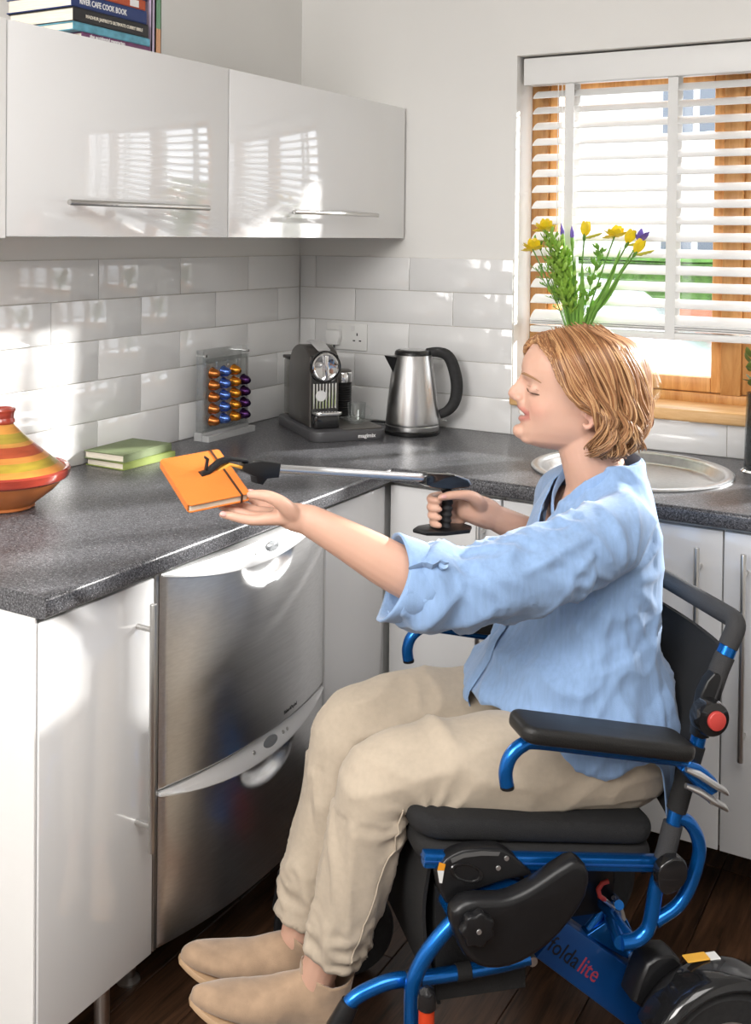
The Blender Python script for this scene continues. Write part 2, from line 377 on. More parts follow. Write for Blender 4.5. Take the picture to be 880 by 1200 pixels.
# ------------------------------------------------------------------ wall cabinets on the left wall
def bar_handle(parent, a, b_, off, r=.0058, name='handle', inset=.06):
    """bar between two world points with two posts reaching back along off"""
    a, b_, off = V(a), V(b_), V(off); d = (b_-a).normalized(); t = B(); tube(t, [a, a+d*.001, b_-d*.001, b_], [r*.92, r, r, r*.92], 16)
    h = part(name, t, 'satin', parent, world=True)
    for q in (a+d*inset, b_-d*inset):
        t = B(); tube(t, [q, q+off], r*.85, 12); part('handle_post', t, 'satin', h, world=True)
    return h
UX, UZ0, UZ1 = .384, 1.485, 1.888
def wall_cab(y0, y1, label, h0, h1, panel=False):
    c = thing('wall_cabinet', (.19, (y0+y1)/2, UZ0), label, 'cabinet', group='gloss wall cabinets')
    b = B(); box(b, (.001, y0+.0005, UZ0+.004), (UX-.021, y1-.0005, UZ1-.002), .001, 1); part('body', b, 'carcass', c, world=True)
    b = B(); box(b, (UX-.019, y0+.0015, UZ0), (UX, y1-.0015, UZ1), .0022, 2); d = part('door', b, 'gloss', c, world=True)
    bar_handle(d, (UX+.036, h0, 1.552), (UX+.036, h1, 1.552), (-.036, 0, 0), inset=.05)
    if panel: b = B(); box(b, (.001, y0-.021, UZ0-.004), (UX+.001, y0-.001, UZ1), .0012, 1); part('end_panel', b, 'carcass', c, world=True)
wall_cab(-1.622, -.9275, 'white gloss wall cabinet holding the stack of cookbooks', -1.495, -1.049, True)
wall_cab(-.9255, -.004, 'white gloss wall cabinet ending at the window wall, nothing on top', -.69, -.242)

# ------------------------------------------------------------------ worktop (one continuous L) with the round drainer hole
CX, CY, CE = .671, -.6175, -1.800
t = B(); poly = [(.0, 0), (.0, CE), (CX, CE), (CX, CY), (2.62, CY), (2.62, 0)]
a = [t.verts.new((x, y, .8735)) for x, y in poly]; c = [t.verts.new((x, y, .91)) for x, y in poly]; t.faces.new(a); t.faces.new(c[::-1])
for i in range(6): t.faces.new((a[i], a[(i+1) % 6], c[(i+1) % 6], c[i]))
bmesh.ops.recalc_face_normals(t, faces=t.faces)
def on(e, f): return all(f(v.co) for v in e.verts)
es = [e for e in t.edges if (on(e, lambda q: q.x == CX or abs(q.x-CX) < 1e-6) or on(e, lambda q: abs(q.y-CY) < 1e-6)) and abs(e.verts[0].co.z-e.verts[1].co.z) < 1e-6]
bmesh.ops.bevel(t, geom=es, offset=.009, segments=4, profile=.5, affect='EDGES')
wt = part('worktop', t, 'granite', smooth=35, label='dark grey speckled L-shaped worktop running along both walls', cat='worktop')
SKX, SKY, SKR = 1.182, -.300, .247
cut = B(); lathe(cut, [(SKR-.02, .85), (SKR-.02, .95)], 64, Matrix.Translation((SKX, SKY, 0)), caps=True)
cme = bpy.data.meshes.new('cut'); cut.to_mesh(cme); cut.free(); co_ = bpy.data.objects.new('cut', cme); COL.objects.link(co_)
md = wt.modifiers.new('b', 'BOOLEAN'); md.operation = 'DIFFERENCE'; md.object = co_; md.solver = 'EXACT'; apply_mods(wt); bpy.data.objects.remove(co_)
wt.data.polygons.foreach_set('use_smooth', [True]*len(wt.data.polygons)); wt.data.set_sharp_from_angle(angle=R(35))

sk = thing('round_drainer', (SKX, SKY, .91), 'round stainless steel inset drainer with a wide rim in the worktop', 'sink')
prof = [(SKR, .9105), (SKR, .9135), (SKR-.004, .9165), (SKR-.012, .9172), (SKR-.022, .915), (SKR-.028, .908), (SKR-.036, .893), (SKR-.046, .888), (.05, .884), (.042, .8825)]
b = B(); lathe(b, prof+[(.042, .8805), (.05, .882), (SKR-.046, .886), (SKR-.038, .891), (SKR-.030, .906), (SKR-.024, .9105), (SKR, .9105)], 72, Matrix.Translation((SKX, SKY, 0))); part('bowl', b, 'steel', sk, world=True, smooth=50)
b = B(); lathe(b, [(.042, .8815), (.036, .8845), (.030, .8835), (.012, .8825), (.010, .886), (.0, .8865)], 32, Matrix.Translation((SKX, SKY, 0))); part('drain', b, 'chrome', sk, world=True)

# ------------------------------------------------------------------ base cabinets
BX = .65; BZ0, BZ1 = .166, .862
def leg(par, x, y): b = B(); lathe(b, [(.0, .0), (.024, .0), (.024, .004), (.017, .010), (.0145, .012), (.0145, BZ0), (0, BZ0)], 20, Matrix.Translation((x, y, 0))); part('leg', b, 'satin', par, world=True)
c = thing('base_cabinet', (.32, -1.65, 0), 'narrow white gloss base cabinet at the worktop end with long bar handle', 'cabinet')
b = B(); box(b, (.06, -1.792, BZ0+.002), (BX-.020, -1.5075, .872)); part('body', b, 'carcass', c, world=True, smooth=0)
b = B(); box(b, (BX-.019, -1.7925, BZ0), (BX, -1.5085, BZ1), .002, 2); d = part('door', b, 'gloss', c, world=True)
bar_handle(d, (.686, -1.554, .387), (.686, -1.554, .833), (-.036, 0, 0), .0062, inset=.046)
b = B(); box(b, (.001, -1.7995, BZ0-.0), (BX-.004, -1.794, .872), .001, 1); box(b, (.001, -1.797, BZ0), (BX-.010, -1.793, .872)); part('end_panel', b, 'carcass', c, world=True)
for y in (-1.74, -1.57): leg(c, .585, y); leg(c, .1, y)

c = thing('corner_cabinet', (.4, -.6, 0), 'blank white gloss corner base cabinet beside the dishwasher drawers', 'cabinet')
b = B(); box(b, (.06, -.898, BZ0+.002), (BX-.020, -.06, .872)); part('body', b, 'carcass', c, world=True, smooth=0)
b = B(); box(b, (BX-.019, -.899, BZ0), (BX, -.612, BZ1), .002, 2); part('door', b, 'gloss', c, world=True)
leg(c, .585, -.86); leg(c, .1, -.86)
DY = -.592
def back_cab(x0, x1, doors, label):
    c = thing('base_cabinet', ((x0+x1)/2, -.3, 0), label, 'cabinet', group='base cabinets under the window')
    b = B(); box(b, (x0+.001, DY+.020, BZ0+.002), (x1-.001, -.06, .872)); part('body', b, 'carcass', c, world=True, smooth=0)
    for d0, d1, hx in doors:
        b = B(); box(b, (d0+.0015, DY, BZ0), (d1-.0015, DY+.019, BZ1), .002, 2); d = part('door', b, 'gloss', c, world=True)
        bar_handle(d, (hx, DY-.036, .386), (hx, DY-.036, .828), (0, .036, 0), .0062, inset=.046)
    for xx in (x0+.05, x1-.012): leg(c, xx, -.53); leg(c, xx, -.1)
back_cab(.653, .955, [(.653, .955, .911)], 'narrow white gloss base cabinet in the corner left of the seated person')
back_cab(.957, 1.99, [(.957, 1.466, 1.418), (1.466, 1.99, 1.514)], 'double door white gloss base cabinet under the round drainer')

# ------------------------------------------------------------------ dishwasher drawers with bowed steel fronts
dw = thing('drawer_dishwasher', (.35, -1.205, 0), 'stainless steel two-drawer dishwasher with bowed fronts built in under the worktop', 'dishwasher')
Y0, Y1 = -1.503, -.903; XF = .650; BOW = .040
b = B(); box(b, (.06, Y0+.002, .170), (.628, Y1-.002, .868)); part('body', b, mat('appliance_grey', (.35, .35, .34), .5), dw, world=True, smooth=0)
b = B(); box(b, (.628, Y0, .165), (.648, Y0+.010, .866), .001, 1); part('side_trim', b, 'satin', dw, world=True)
b = B(); box(b, (.628, Y1-.005, .165), (.648, Y1, .866), .001, 1); part('side_trim', b, 'satin', dw, world=True)
def bowx(y): s = (y-(Y0+Y1)/2)/((Y1-Y0)/2); return XF+BOW*(1-abs(s)**2.2)
def drawer(z0, z1, name, ledge):
    ny, nz = 72, 60; ya, yb = Y0+.012, Y1-.006; ym = (ya+yb)/2; yc = ym+.012; b = B(); g = []
    def sag(y): s = (y-ym)/((yb-ya)/2); return .006+.036*(1-s*s)
    for j in range(nz+1):
        row = []
        for i in range(ny+1):
            y = ya+(yb-ya)*i/ny; zt = z1-sag(y); z = z0+(zt-z0)*j/nz; q = ((y-yc)/.10)**2+((z-(z1-.042))/.050)**2
            x = bowx(y); k = max(0., min(1., (1-q)/.75)); x -= .022*k*k*(3-2*k)
            e = min(y-ya, yb-y, z-z0)
            if e < .006: x -= .006*(1-e/.006)**2
            row.append(b.verts.new((x, y, z)))
        g.append(row)
    for j in range(nz):
        for i in range(ny): b.faces.new((g[j][i], g[j][i+1], g[j+1][i+1], g[j+1][i]))
    bk = [b.verts.new((XF-.016, r[0].co.y, r[0].co.z)) for r in g]; bk2 = [b.verts.new((XF-.016, r[-1].co.y, r[-1].co.z)) for r in g]
    for j in range(nz): b.faces.new((bk[j], g[j][0], g[j+1][0], bk[j+1])); b.faces.new((g[j][-1], bk2[j], bk2[j+1], g[j+1][-1]))
    b.faces.new([bk[0]]+[bk2[0]]+g[0][::-1]); b.faces.new([bk[-1]]+g[-1]+[bk2[-1]])
    d = part(name, b, 'steel_h', dw, world=True, smooth=40)
    b = B(); rings = []
    for i in range(ny+1):
        y = ya+(yb-ya)*i/ny; sg = sag(y); zt = z1-sg; x = bowx(y)
        rings.append([V((XF-.016, y, zt)), V((x-.001, y, zt)), V((x+.0025, y, zt+.001)), V((x+.0025, y, zt+.004)), V((x-sg*.10, y, zt+sg*.5)), V((x-sg*.30, y, z1-.001)), V((x-sg*.30-.003, y, z1)), V((XF-.016, y, z1))])
    loft(b, rings); cp = part('control_ledge', b, 'silver_plastic', d, world=True, smooth=40)
    for dy, rx, ry, mm in ((.015, .011, .026, mat('display', (.22, .23, .24), .25, .4)), (-.045, .0045, .0045, M['satin']), (.065, .0045, .0045, M['satin']), (.082, .0045, .0045, M['satin'])):
        yy = yc+dy; b = B(); lathe(b, [(0, .0018), (.85, .0016), (1, 0)], 24, axis_mx((bowx(yy)-.0052, yy, z1-.018), (1, 0, .32), (0, 1, 0)) @ Matrix.Diagonal((ry, rx, 1, 1))); part('button', b, mm, d, world=True)
    return d
d1 = drawer(.462, .866, 'upper_drawer', .0); d2 = drawer(.166, .457, 'lower_drawer', .0)
ly = -1.13
lettering('Fisher&Paykel', .0105, (bowx(ly)+.0012, ly, .480), (bowx(ly+.1)-bowx(ly), .1, 0), (0, 0, 1), mat('print_dark', (.06, .06, .06), .5), d1, bold=True)
for yy in (-1.4, -1.0): leg(dw, .5, yy)
# ------------------------------------------------------------------ things on the worktop, the sill and the cabinets
# kettle
KX, KY = .487, -.140; kt = thing('kettle', (KX, KY, .91), 'brushed steel cordless kettle with black lid and handle', 'kettle', R(31))
mx0 = Matrix.Identity(4)
b = B(); lathe(b, [(0, 0), (.081, 0), (.082, .004), (.082, .010), (.079, .013), (0, .013)], 48); part('power_base', b, 'black', kt)
b = B(); lathe(b, [(0, .013), (.0785, .013), (.0795, .016), (.0795, .026), (.078, .028)], 48); part('foot_ring', b, 'steel', kt)
b = B(); lathe(b, [(.0775, .028), (.0785, .030), (.0785, .036), (.076, .07), (.072, .11), (.066, .16), (.060, .20), (.0560, .225), (.0555, .232), (.05, .234)], 56); part('body', b, 'steel', kt, smooth=50)
b = B(); lathe(b, [(.0545, .2325), (.0535, .240), (.050, .2445), (.046, .246), (.044, .2455), (.02, .2475), (0, .248)], 48); lid = part('lid', b, 'black', kt)
b = B(); lathe(b, [(.038, .2462), (.037, .2476), (.0, .2488)], 40); part('lid_disc', b, 'steel', lid)
b = B(); t = [(-.049, .030, .226), (-.049, -.030, .226), (-.085, 0, .229), (-.058, .022, .178), (-.058, -.022, .178)]
vs = [b.verts.new(q) for q in t]; 
for f in ((0, 2, 1), (0, 3, 2), (1, 2, 4), (3, 4, 2), (0, 1, 4, 3)): b.faces.new([vs[i] for i in f])
part('spout', b, 'black', kt)
hp = spline([(.040, 0, .238), (.075, 0, .240), (.104, 0, .228), (.122, 0, .19), (.131, 0, .14), (.125, 0, .095), (.106, 0, .068), (.080, 0, .055)], 6)
b = B(); tube(b, hp, [.010+.004*math.sin(math.pi*i/(len(hp)-1)) for i in range(len(hp))], 14, flat=1.3, up=(0, 1, 0)); h = part('handle', b, 'rubber', kt)
b = B(); box(b, (.066, -.010, .236), (.088, .010, .252), .004); part('lid_button', b, 'black', h)
b = B(); box(b, (.084, -.008, .035), (.108, .008, .041), .002); part('switch_lever', b, 'clearglass', kt)

# coffee machine : local x = width (to the right seen from its front), y = back, front faces -y
FM = V((.727, -.687, 0)); WMx = V((.63, .777, 0)).normalized(); FM = V((WMx.y, -WMx.x, 0))
mm = Matrix((WMx, -FM, V((0, 0, 1)))).transposed().to_4x4(); mm.translation = V((.268, -.248, .91))
cm = thing('coffee_machine', None, 'dark grey capsule coffee machine with chrome lever in the corner', 'coffee machine', matrix=mm)
grey = mat('titanium_lacquer', (.085, .078, .072), .28, .35, coat=.3)
def rrect(x0, x1, y0, y1, r, n=6, corners=(1, 1, 1, 1)):
    out = []
    for (cx, cy, a0), on_ in zip(((x0+r, y0+r, 180), (x1-r, y0+r, 270), (x1-r, y1-r, 0), (x0+r, y1-r, 90)), corners):
        if on_: out += [(cx+r*math.cos(R(a0+90*i/n)), cy+r*math.sin(R(a0+90*i/n))) for i in range(n+1)]
        else: out.append((cx+r*(-1 if a0 in (180, 90) else 1), cy+r*(-1 if a0 in (180, 270) else 1)))
    return out
b = B(); prism(b, rrect(-.115, .115, -.178, .178, .04), 0, .030, bev=.004); base = part('base_tray', b, mat('grey_plastic', (.075, .075, .08), .4), cm)
b = B(); prism(b, rrect(-.020, .105, -.165, .10, .02), .0305, .033, bev=.001); grid = part('drip_grid', b, mat('grid', (.16, .15, .14), .4, .5, bump=.4, bscale=500), base)
lettering('magimix', .016, mm @ V((.020, -.1786, .009)), mm.to_3x3() @ V((1, 0, 0)), (0, 0, 1), mat('print_white', (.85, .85, .85), .5), base, bold=True)
BW0, BW1 = -.102, -.012     # body width
side = [(-.105, .032), (-.105, .215), (-.094, .240), (-.068, .256), (-.03, .262), (.02, .258), (.06, .24), (.082, .205), (.088, .15), (.088, .032)]
mxs = Matrix(((0, 0, 1, 0), (1, 0, 0, 0), (0, 1, 0, 0), (0, 0, 0, 1)))   # poly (y,z) extruded along x
b = B(); prism(b, spline(side, 3), BW0, BW1, mxs, bev=.006, seg=3); body = part('body', b, grey, cm)
b = B(); box(b, (BW0+.005, -.1075, .032), (BW1-.005, -.1045, .238), .001, 1); part('front_panel', b, 'black_gloss', body)
xc = (BW0+BW1)/2; mf = Matrix.Translation((xc, -.1075, .205)) @ Matrix.Rotation(R(90), 4, 'X')
b = B(); lathe(b, [(.0, .006), (.030, .006), (.036, .009), (.040, .008), (.0415, .0)], 40, mf); lev = part('lever_disc', b, 'chrome', cm)
b = B(); box(b, (-.005, -.036, .004), (.005, .034, .017), .003, 2, mf); part('lever_bar', b, 'chrome', lev)
b = B(); lathe(b, [(.0425, .002), (.0425, .011), (.0455, .012), (.0470, .006), (.0470, .0)], 40, mf); part('lever_rim', b, 'black_gloss', lev)
b = B(); tube(b, [(xc, -.100, .252), (xc, -.045, .268), (xc, .0, .269)], [.020, .022, .020], 12, flat=.25, up=(1, 0, 0)); part('top_lever', b, 'silver_plastic', cm)
for i in range(8):
    x = BW0+.012+i*.0095; b = B(); box(b, (x-.0028, -.1115, .085), (x+.0028, -.1070, .158), .0012, 1); part('grille_rib', b, 'chrome', body)
b = B(); lathe(b, [(0, .004), (.014, .004), (.016, .0)], 24, Matrix.Translation((xc-.012, -.111, .122)) @ Matrix.Rotation(R(90), 4, 'X')); part('badge', b, mat('badge', (.8, .8, .8), .3, .3), body)
b = B(); prism(b, rrect(BW0+.006, BW1-.002, -.150, -.105, .018, corners=(1, 1, 0, 0)), .070, .080, bev=.002); part('cup_support', b, 'chrome', cm)
b = B(); prism(b, rrect(BW0+.006, BW1-.006, -.135, -.105, .012, corners=(1, 1, 0, 0)), .032, .068, bev=.003); part('drip_box', b, 'black_gloss', cm)
b = B(); box(b, (BW0+.004, .089, .034), (BW1-.004, .150, .205), .006); tank = part('water_tank', b, mat_glass('smoked_plastic', (.62, .62, .60), .12, .05), cm)
b = B(); box(b, (BW0+.001, .086, .205), (BW1-.001, .154, .215), .003); part('tank_lid', b, 'black', tank)
fr = thing('milk_frother', mm @ V((.050, .035, .033)), 'dark ribbed milk frother jug with chrome band beside the coffee machine', 'frother')
b = B(); prof = [(0, 0), (.030, 0)]
for i in range(14): prof += [(.030, .004+i*.007), (.0285, .006+i*.007)]
lathe(b, prof+[(.030, .108), (0, .108)], 32); part('jug', b, 'black', fr)
b = B(); lathe(b, [(.030, .108), (.0305, .110), (.0305, .135), (.029, .138), (0, .138)], 32); part('band', b, 'chrome', fr)
b = B(); lathe(b, [(.029, .138), (.029, .142), (.02, .146), (0, .147)], 32); part('lid', b, mat('smoke_lid', (.12, .11, .10), .3), fr)
cup0 = mm @ V((.058, -.070, .0332))
sc = thing('saucer', cup0, 'small clear glass saucer on the coffee machine tray', 'saucer')
b = B(); lathe(b, [(0, 0), (.026, 0), (.050, .010), (.052, .012), (.049, .0125), (.026, .0032), (0, .003)], 36); part('plate', b, 'clearglass', sc)
gc = thing('espresso_cup', cup0+V((0, 0, .0034)), 'clear glass espresso cup with round handle on the saucer', 'cup')
b = B(); lathe(b, [(0, 0), (.021, 0), (.025, .012), (.0275, .055), (.026, .0552), (.0235, .014), (.019, .005), (0, .005)], 36); part('bowl', b, 'clearglass', gc)
b = B(); hp = [(.025+.019*math.sin(a), 0, .030+.016*math.cos(a)) for a in [R(10+160*i/12) for i in range(13)]]; tube(b, [tuple(Matrix.Rotation(R(30), 3, 'Z') @ V(q)) for q in hp], .0032, 10); part('handle', b, 'clearglass', gc)
b = B(); lathe(b, [(0, .0052), (.0185, .0055), (.0205, .016), (0, .016)], 24); part('coffee', b, mat('tea', (.30, .22, .14), .1), gc) if False else b.free()

# double socket with the plug
so_ = thing('wall_socket', (.183, 0, 1.17), 'white double wall socket with switches on the tiled back wall', 'socket')
b = B(); box(b, (.109, -.0085, 1.126), (.257, -.0005, 1.213), .003); pl_ = part('plate', b, mat('socket_white', (.82, .82, .80), .3), so_, world=True)
for xx in (.160, .207): b = B(); box(b, (xx-.006, -.0115, 1.187), (xx+.006, -.0085, 1.205), .001, 1); part('switch', b, mat('switch_white', (.80, .80, .79), .3), pl_, world=True)
for dx, dz, w, h in ((0, .014, .004, .009), (-.011, -.006, .008, .004), (.011, -.006, .008, .004)): b = B(); box(b, (.222+dx-w/2, -.0090, 1.163+dz-h/2), (.222+dx+w/2, -.0084, 1.163+dz+h/2)); part('pin_hole', b, 'black', pl_, world=True, smooth=0)
pg = thing('mains_plug', (.143, -.009, 1.165), 'white mains plug pushed into the left socket', 'plug')
b = B(); prism(b, [(-.024, .022), (.024, .022), (.026, .0), (.018, -.026), (-.018, -.026), (-.026, 0)], .0, .024, axis_mx((.143, -.0088, 1.168), (0, -1, 0), (1, 0, 0)), bev=.004); part('body', b, mat('plug_white', (.82, .82, .81), .35), pg, world=True)
cw = spline([(.143, -.018, 1.143), (.145, -.022, 1.10), (.16, -.03, 1.0), (.19, -.035, .93), (.25, -.04, .9145), (.33, -.05, .9145), (.40, -.045, .9145), (.45, -.05, .9145)], 6)
b = B(); tube(b, cw, .003, 8); part('mains_cable', b, 'black', pg, world=True)

# capsule rack and its capsules
rk = thing('capsule_rack', (.062, -.49, .91), 'clear acrylic coffee capsule rack standing against the tiles', 'rack')
b = B(); box(b, (.036, -.606, .9102), (.064, -.378, .934), .001, 1); bs = part('base', b, 'acrylic_block', rk, world=True)
b = B(); box(b, (.0645, -.606, .9102), (.088, -.378, .927), .001, 1); part('base_step', b, 'acrylic_block', rk, world=True)
b = B(); box(b, (.0365, -.600, .9345), (.0405, -.384, 1.165), .0008, 1); part('back_panel', b, 'acrylic', rk, world=True)
b = B(); box(b, (.0635, -.600, .9345), (.0665, -.384, 1.142), .0008, 1); part('front_panel', b, 'acrylic', rk, world=True)
for y in (-.599, -.389): b = B(); box(b, (.041, y-.003, .9345), (.0635, y+.003, 1.165), .0008, 1); part('side_panel', b, 'acrylic', rk, world=True)
rowname = {5: ('lowest', 'second from the bottom', 'in the middle', 'second from the top', 'topmost'), 4: ('lowest', 'second from the bottom', 'second from the top', 'topmost')}
ys_ = (-.571, -.519, -.469, -.421)
for y in (-.597, -.545, -.494, -.445, -.398): b = B(); box(b, (.0668, y-.0025, .936), (.0705, y+.0025, 1.135), .0008, 1); part('rail', b, 'acrylic', rk, world=True)
for y in (-.597, -.392): b = B(); tube(b, [(.034, y, 1.150), (.072, y, 1.150)], .004, 12); part('stud', b, 'chrome', rk, world=True)
cols = [('copper', (.48, .17, .045), ''), ('blue', (.10, .19, .55), ''),
        ('amber', (.66, .26, .03), ''), ('purple', (.055, .018, .085), '')]
for ci, (nm, colr, lab) in enumerate(cols):
    cmz = mat(nm+'_foil', colr, .26, .85); t = B()
    lathe(t, [(0, 0), (.0165, 0), (.0168, .0012), (.0150, .0016), (.0142, .003), (.0128, .016), (.0112, .0185), (.0085, .0235), (.0055, .0265), (.002, .0272), (0, .0268)], 24, Matrix.Rotation(R(90), 4, 'Y'))
    bmesh.ops.recalc_face_normals(t, faces=t.faces); me = bpy.data.meshes.new('coffee_capsule'); t.to_mesh(me); t.free(); finish(me, cmz, 40)
    nn = 4 if ci == 3 else 5
    for k in range(nn):
        o = bpy.data.objects.new('coffee_capsule', me); COL.objects.link(o); o.location = (.0712, ys_[ci], .967+.0335*k); o.rotation_euler = (rnd.uniform(-.3, .3), R(6), 0)
        tag(o, '%s coffee capsule in the acrylic rack, %s of its column' % (nm, rowname[nn][k]), 'capsule', nm+' capsules in the rack')

# two green books
def book(name, lo, hi, spine, cover, label, group=None, pages='paper', rz=0., ct=.0025, soft=False, cat='book'):
    """flat lying book; spine on one side of the box: '+x','-x','+y'"""
    c = ((lo[0]+hi[0])/2, (lo[1]+hi[1])/2, lo[2]); t = thing(name, c, label, cat, rz, group); w, l, h = (hi[0]-lo[0])/2, (hi[1]-lo[1])/2, hi[2]-lo[2]
    mc = cover; i = .004
    e = {'+x': ((-w+i, -l+i), (w-ct, l-i)), '-x': ((-w+ct, -l+i), (w-i, l-i)), '+y': ((-w+i, -l+i), (w-i, l-ct))}[spine]
    b = B(); box(b, (e[0][0], e[0][1], ct), (e[1][0], e[1][1], h-ct)); part('pages', b, pages, t, smooth=0)
    b = B(); box(b, (-w, -l, 0), (w, l, ct), .0008, 1); part('back_cover', b, mc, t)
    b = B(); box(b, (-w, -l, h-ct), (w, l, h), .0008, 1); fc = part('front_cover', b, mc, t)
    s = {'+x': ((w-ct, -l, ct), (w, l, h-ct)), '-x': ((-w, -l, ct), (-w+ct, l, h-ct)), '+y': ((-w, l-ct, ct), (w, l, h-ct))}[spine]
    b = B(); box(b, *s); sp = part('spine', b, mc, t, smooth=0); return t, sp
book('notebook', (.012, -1.012, .9102), (.140, -.818, .9285), '+x', mat('lime_cloth', (.27, .335, .085), .55, var=.06, bump=.2, bscale=700), 'lime green notebook under the olive one', rz=R(-1.5), cat='notebook')
book('notebook', (.006, -1.016, .9288), (.134, -.822, .9485), '+x', mat('olive_cloth', (.185, .23, .115), .55, var=.06, bump=.2, bscale=700), 'olive green notebook on top of the lime one', rz=R(2.5), cat='notebook')

# tagine
TX, TY = .165, -1.424; tg = thing('tagine', (TX, TY, .91), 'striped terracotta tagine with conical lid at the left edge', 'tagine', R(20))
terra = mat('terracotta_orange', (.55, .17, .045), .32, var=.10, vscale=14, coat=.3); red = mat('glaze_red', (.36, .045, .025), .25, var=.2, vscale=18, vstretch=(1, 1, 5), coat=.4)
b = B(); lathe(b, [(0, 0), (.062, 0), (.066, .003), (.066, .008), (.070, .012), (.105, .038), (.128, .062), (.133, .070), (.128, .071), (.10, .05), (.06, .02), (0, .016)], 64); ds = part('dish', b, terra, tg, smooth=40)
b = B(); lathe(b, [(.130, .062), (.1365, .066), (.1395, .074), (.1395, .082), (.136, .086), (.130, .084), (.127, .076), (.127, .066)], 64); part('rim', b, red, ds)
def lidp(z): 
    k = (z-.078)/(.178-.078); return .112*(1-k)**1.12+.020
bands = [(.078, .094, (.62, .25, .05)), (.094, .108, (.40, .29, .035)), (.108, .118, (.66, .27, .06)), (.118, .136, (.40, .075, .03)), (.136, .143, (.62, .30, .07)), (.143, .160, (.40, .30, .045)), (.160, .178, (.62, .28, .06))]
ld = None
for z0, z1, cc in bands:
    b = B(); lathe(b, [(lidp(z0+(z1-z0)*i/4), z0+(z1-z0)*i/4) for i in range(5)], 64); q = part('lid' if ld is None else 'lid_band', b, mat('glaze', cc, .28, var=.18, vscale=16, vstretch=(1, 1, 6), coat=.4), ld or tg, smooth=60); ld = ld or q
b = B(); lathe(b, [(.020, .176), (.024, .181), (.0235, .186), (.0215, .190), (.0225, .200), (.0255, .206), (.0245, .210), (.018, .2115), (.015, .206), (0, .204)], 40); part('knob', b, red, ld)

# cookbooks lying on the wall cabinet
ink = {k: mat('ink_'+k, v, .5) for k, v in dict(white=(.8, .8, .8), pink=(.7, .25, .35), red=(.6, .06, .05), cream=(.75, .7, .6)).items()}
z = UZ1+.0002; XS = .372; kinds = [
 (.011, -1.412, -1.200, 0, 'plum', (.16, .05, .13), 'plum paperback cookbook at the bottom of the stack', 'the accidental vegetarian', 'white', .0085),
 (.017, -1.437, -1.203, 0, 'teal', (.12, .36, .47), 'pale teal cookbook second from the bottom of the stack', '', 'pink', .008),
 (.029, -1.437, -1.208, .0, 'charcoal', (.022, .022, .024), 'charcoal hardback cookbook in the middle of the stack', "MADHUR JAFFREY'S ULTIMATE CURRY BIBLE", 'cream', .0095),
 (.029, -1.440, -1.212, -.002, 'navy', (.022, .045, .16), 'navy blue cookbook with bold white spine lettering in the stack', 'RIVER CAFE COOK BOOK', 'white', .017),
 (.022, -1.40, -1.214, -.004, 'rust', (.48, .085, .03), 'rust orange cookbook with a small white label near the stack top', '', 'white', .012),
 (.026, -1.43, -1.205, -.006, 'indigo', (.04, .05, .13), 'indigo cookbook on top of the stack', '', 'white', .012)]
for h, y0, y1, dx, nm, cc, lab, txt, ic, ts in kinds:
    t, sp = book('cookbook', (XS-.185+dx, y0, z), (XS+dx, y1, z+h), '+x', mat(nm+'_cover', cc, .35, var=.25 if nm in ('plum', 'teal', 'indigo') else .05, vscale=45), lab, 'cookbooks stacked on the wall cabinet', ct=.0022)
    if txt: lettering(txt, ts, (XS+dx+.0004, y0+(.022 if nm != 'charcoal' else .035), z+h*.5-ts*.36), (0, 1, 0), (0, 0, 1), ink[ic], sp, bold=True, width=(y1-y0)*{'navy': .62, 'charcoal': .76, 'plum': .50}[nm])
    if nm == 'charcoal': lettering('ONION', .006, (XS+.0004, y0+.006, z+h*.5), (0, 1, 0), (0, 0, 1), ink['red'], sp, name='lettering', width=.024) if False else None
    if nm == 'rust': b = B(); box(b, (XS+dx, y1-.05, z+.003), (XS+dx+.0005, y1-.022, z+h-.004)); part('spine_label', b, ink['white'], sp, world=True, smooth=0)
    z += h+.0003
def upright(y0, y1, h, cols_, label):
    t = thing('cookbook', (.27, (y0+y1)/2, UZ1+.0002), label, 'book', group='cookbooks standing beside the stack'); zb = UZ1+.0002
    b = B(); box(b, (.200, y0+.002, zb+.004), (XS-.002, y1-.002, zb+h-.004)); part('pages', b, 'paper', t, world=True, smooth=0)
    for ya, yb in ((y0, y0+.002), (y1-.002, y1)): b = B(); box(b, (.196, ya, zb), (XS, yb, zb+h)); part('cover', b, mat('cover', cols_[0][2], .4), t, world=True, smooth=0)
    for f0, f1, cc in cols_: b = B(); box(b, (XS-.002, y0, zb+h*f0), (XS, y1, zb+h*f1)); part('spine', b, mat('spine_print', cc, .4), t, world=True, smooth=0)
upright(-1.197, -1.186, .24, [(0, 1, (.50, .42, .55))], 'slim lilac cookbook standing upright beside the stack')
upright(-1.184, -1.165, .25, [(0, .22, (.62, .33, .18)), (.22, .50, (.18, .36, .22)), (.50, 1, (.70, .64, .50))], 'upright cookbook with cream, green and peach spine')
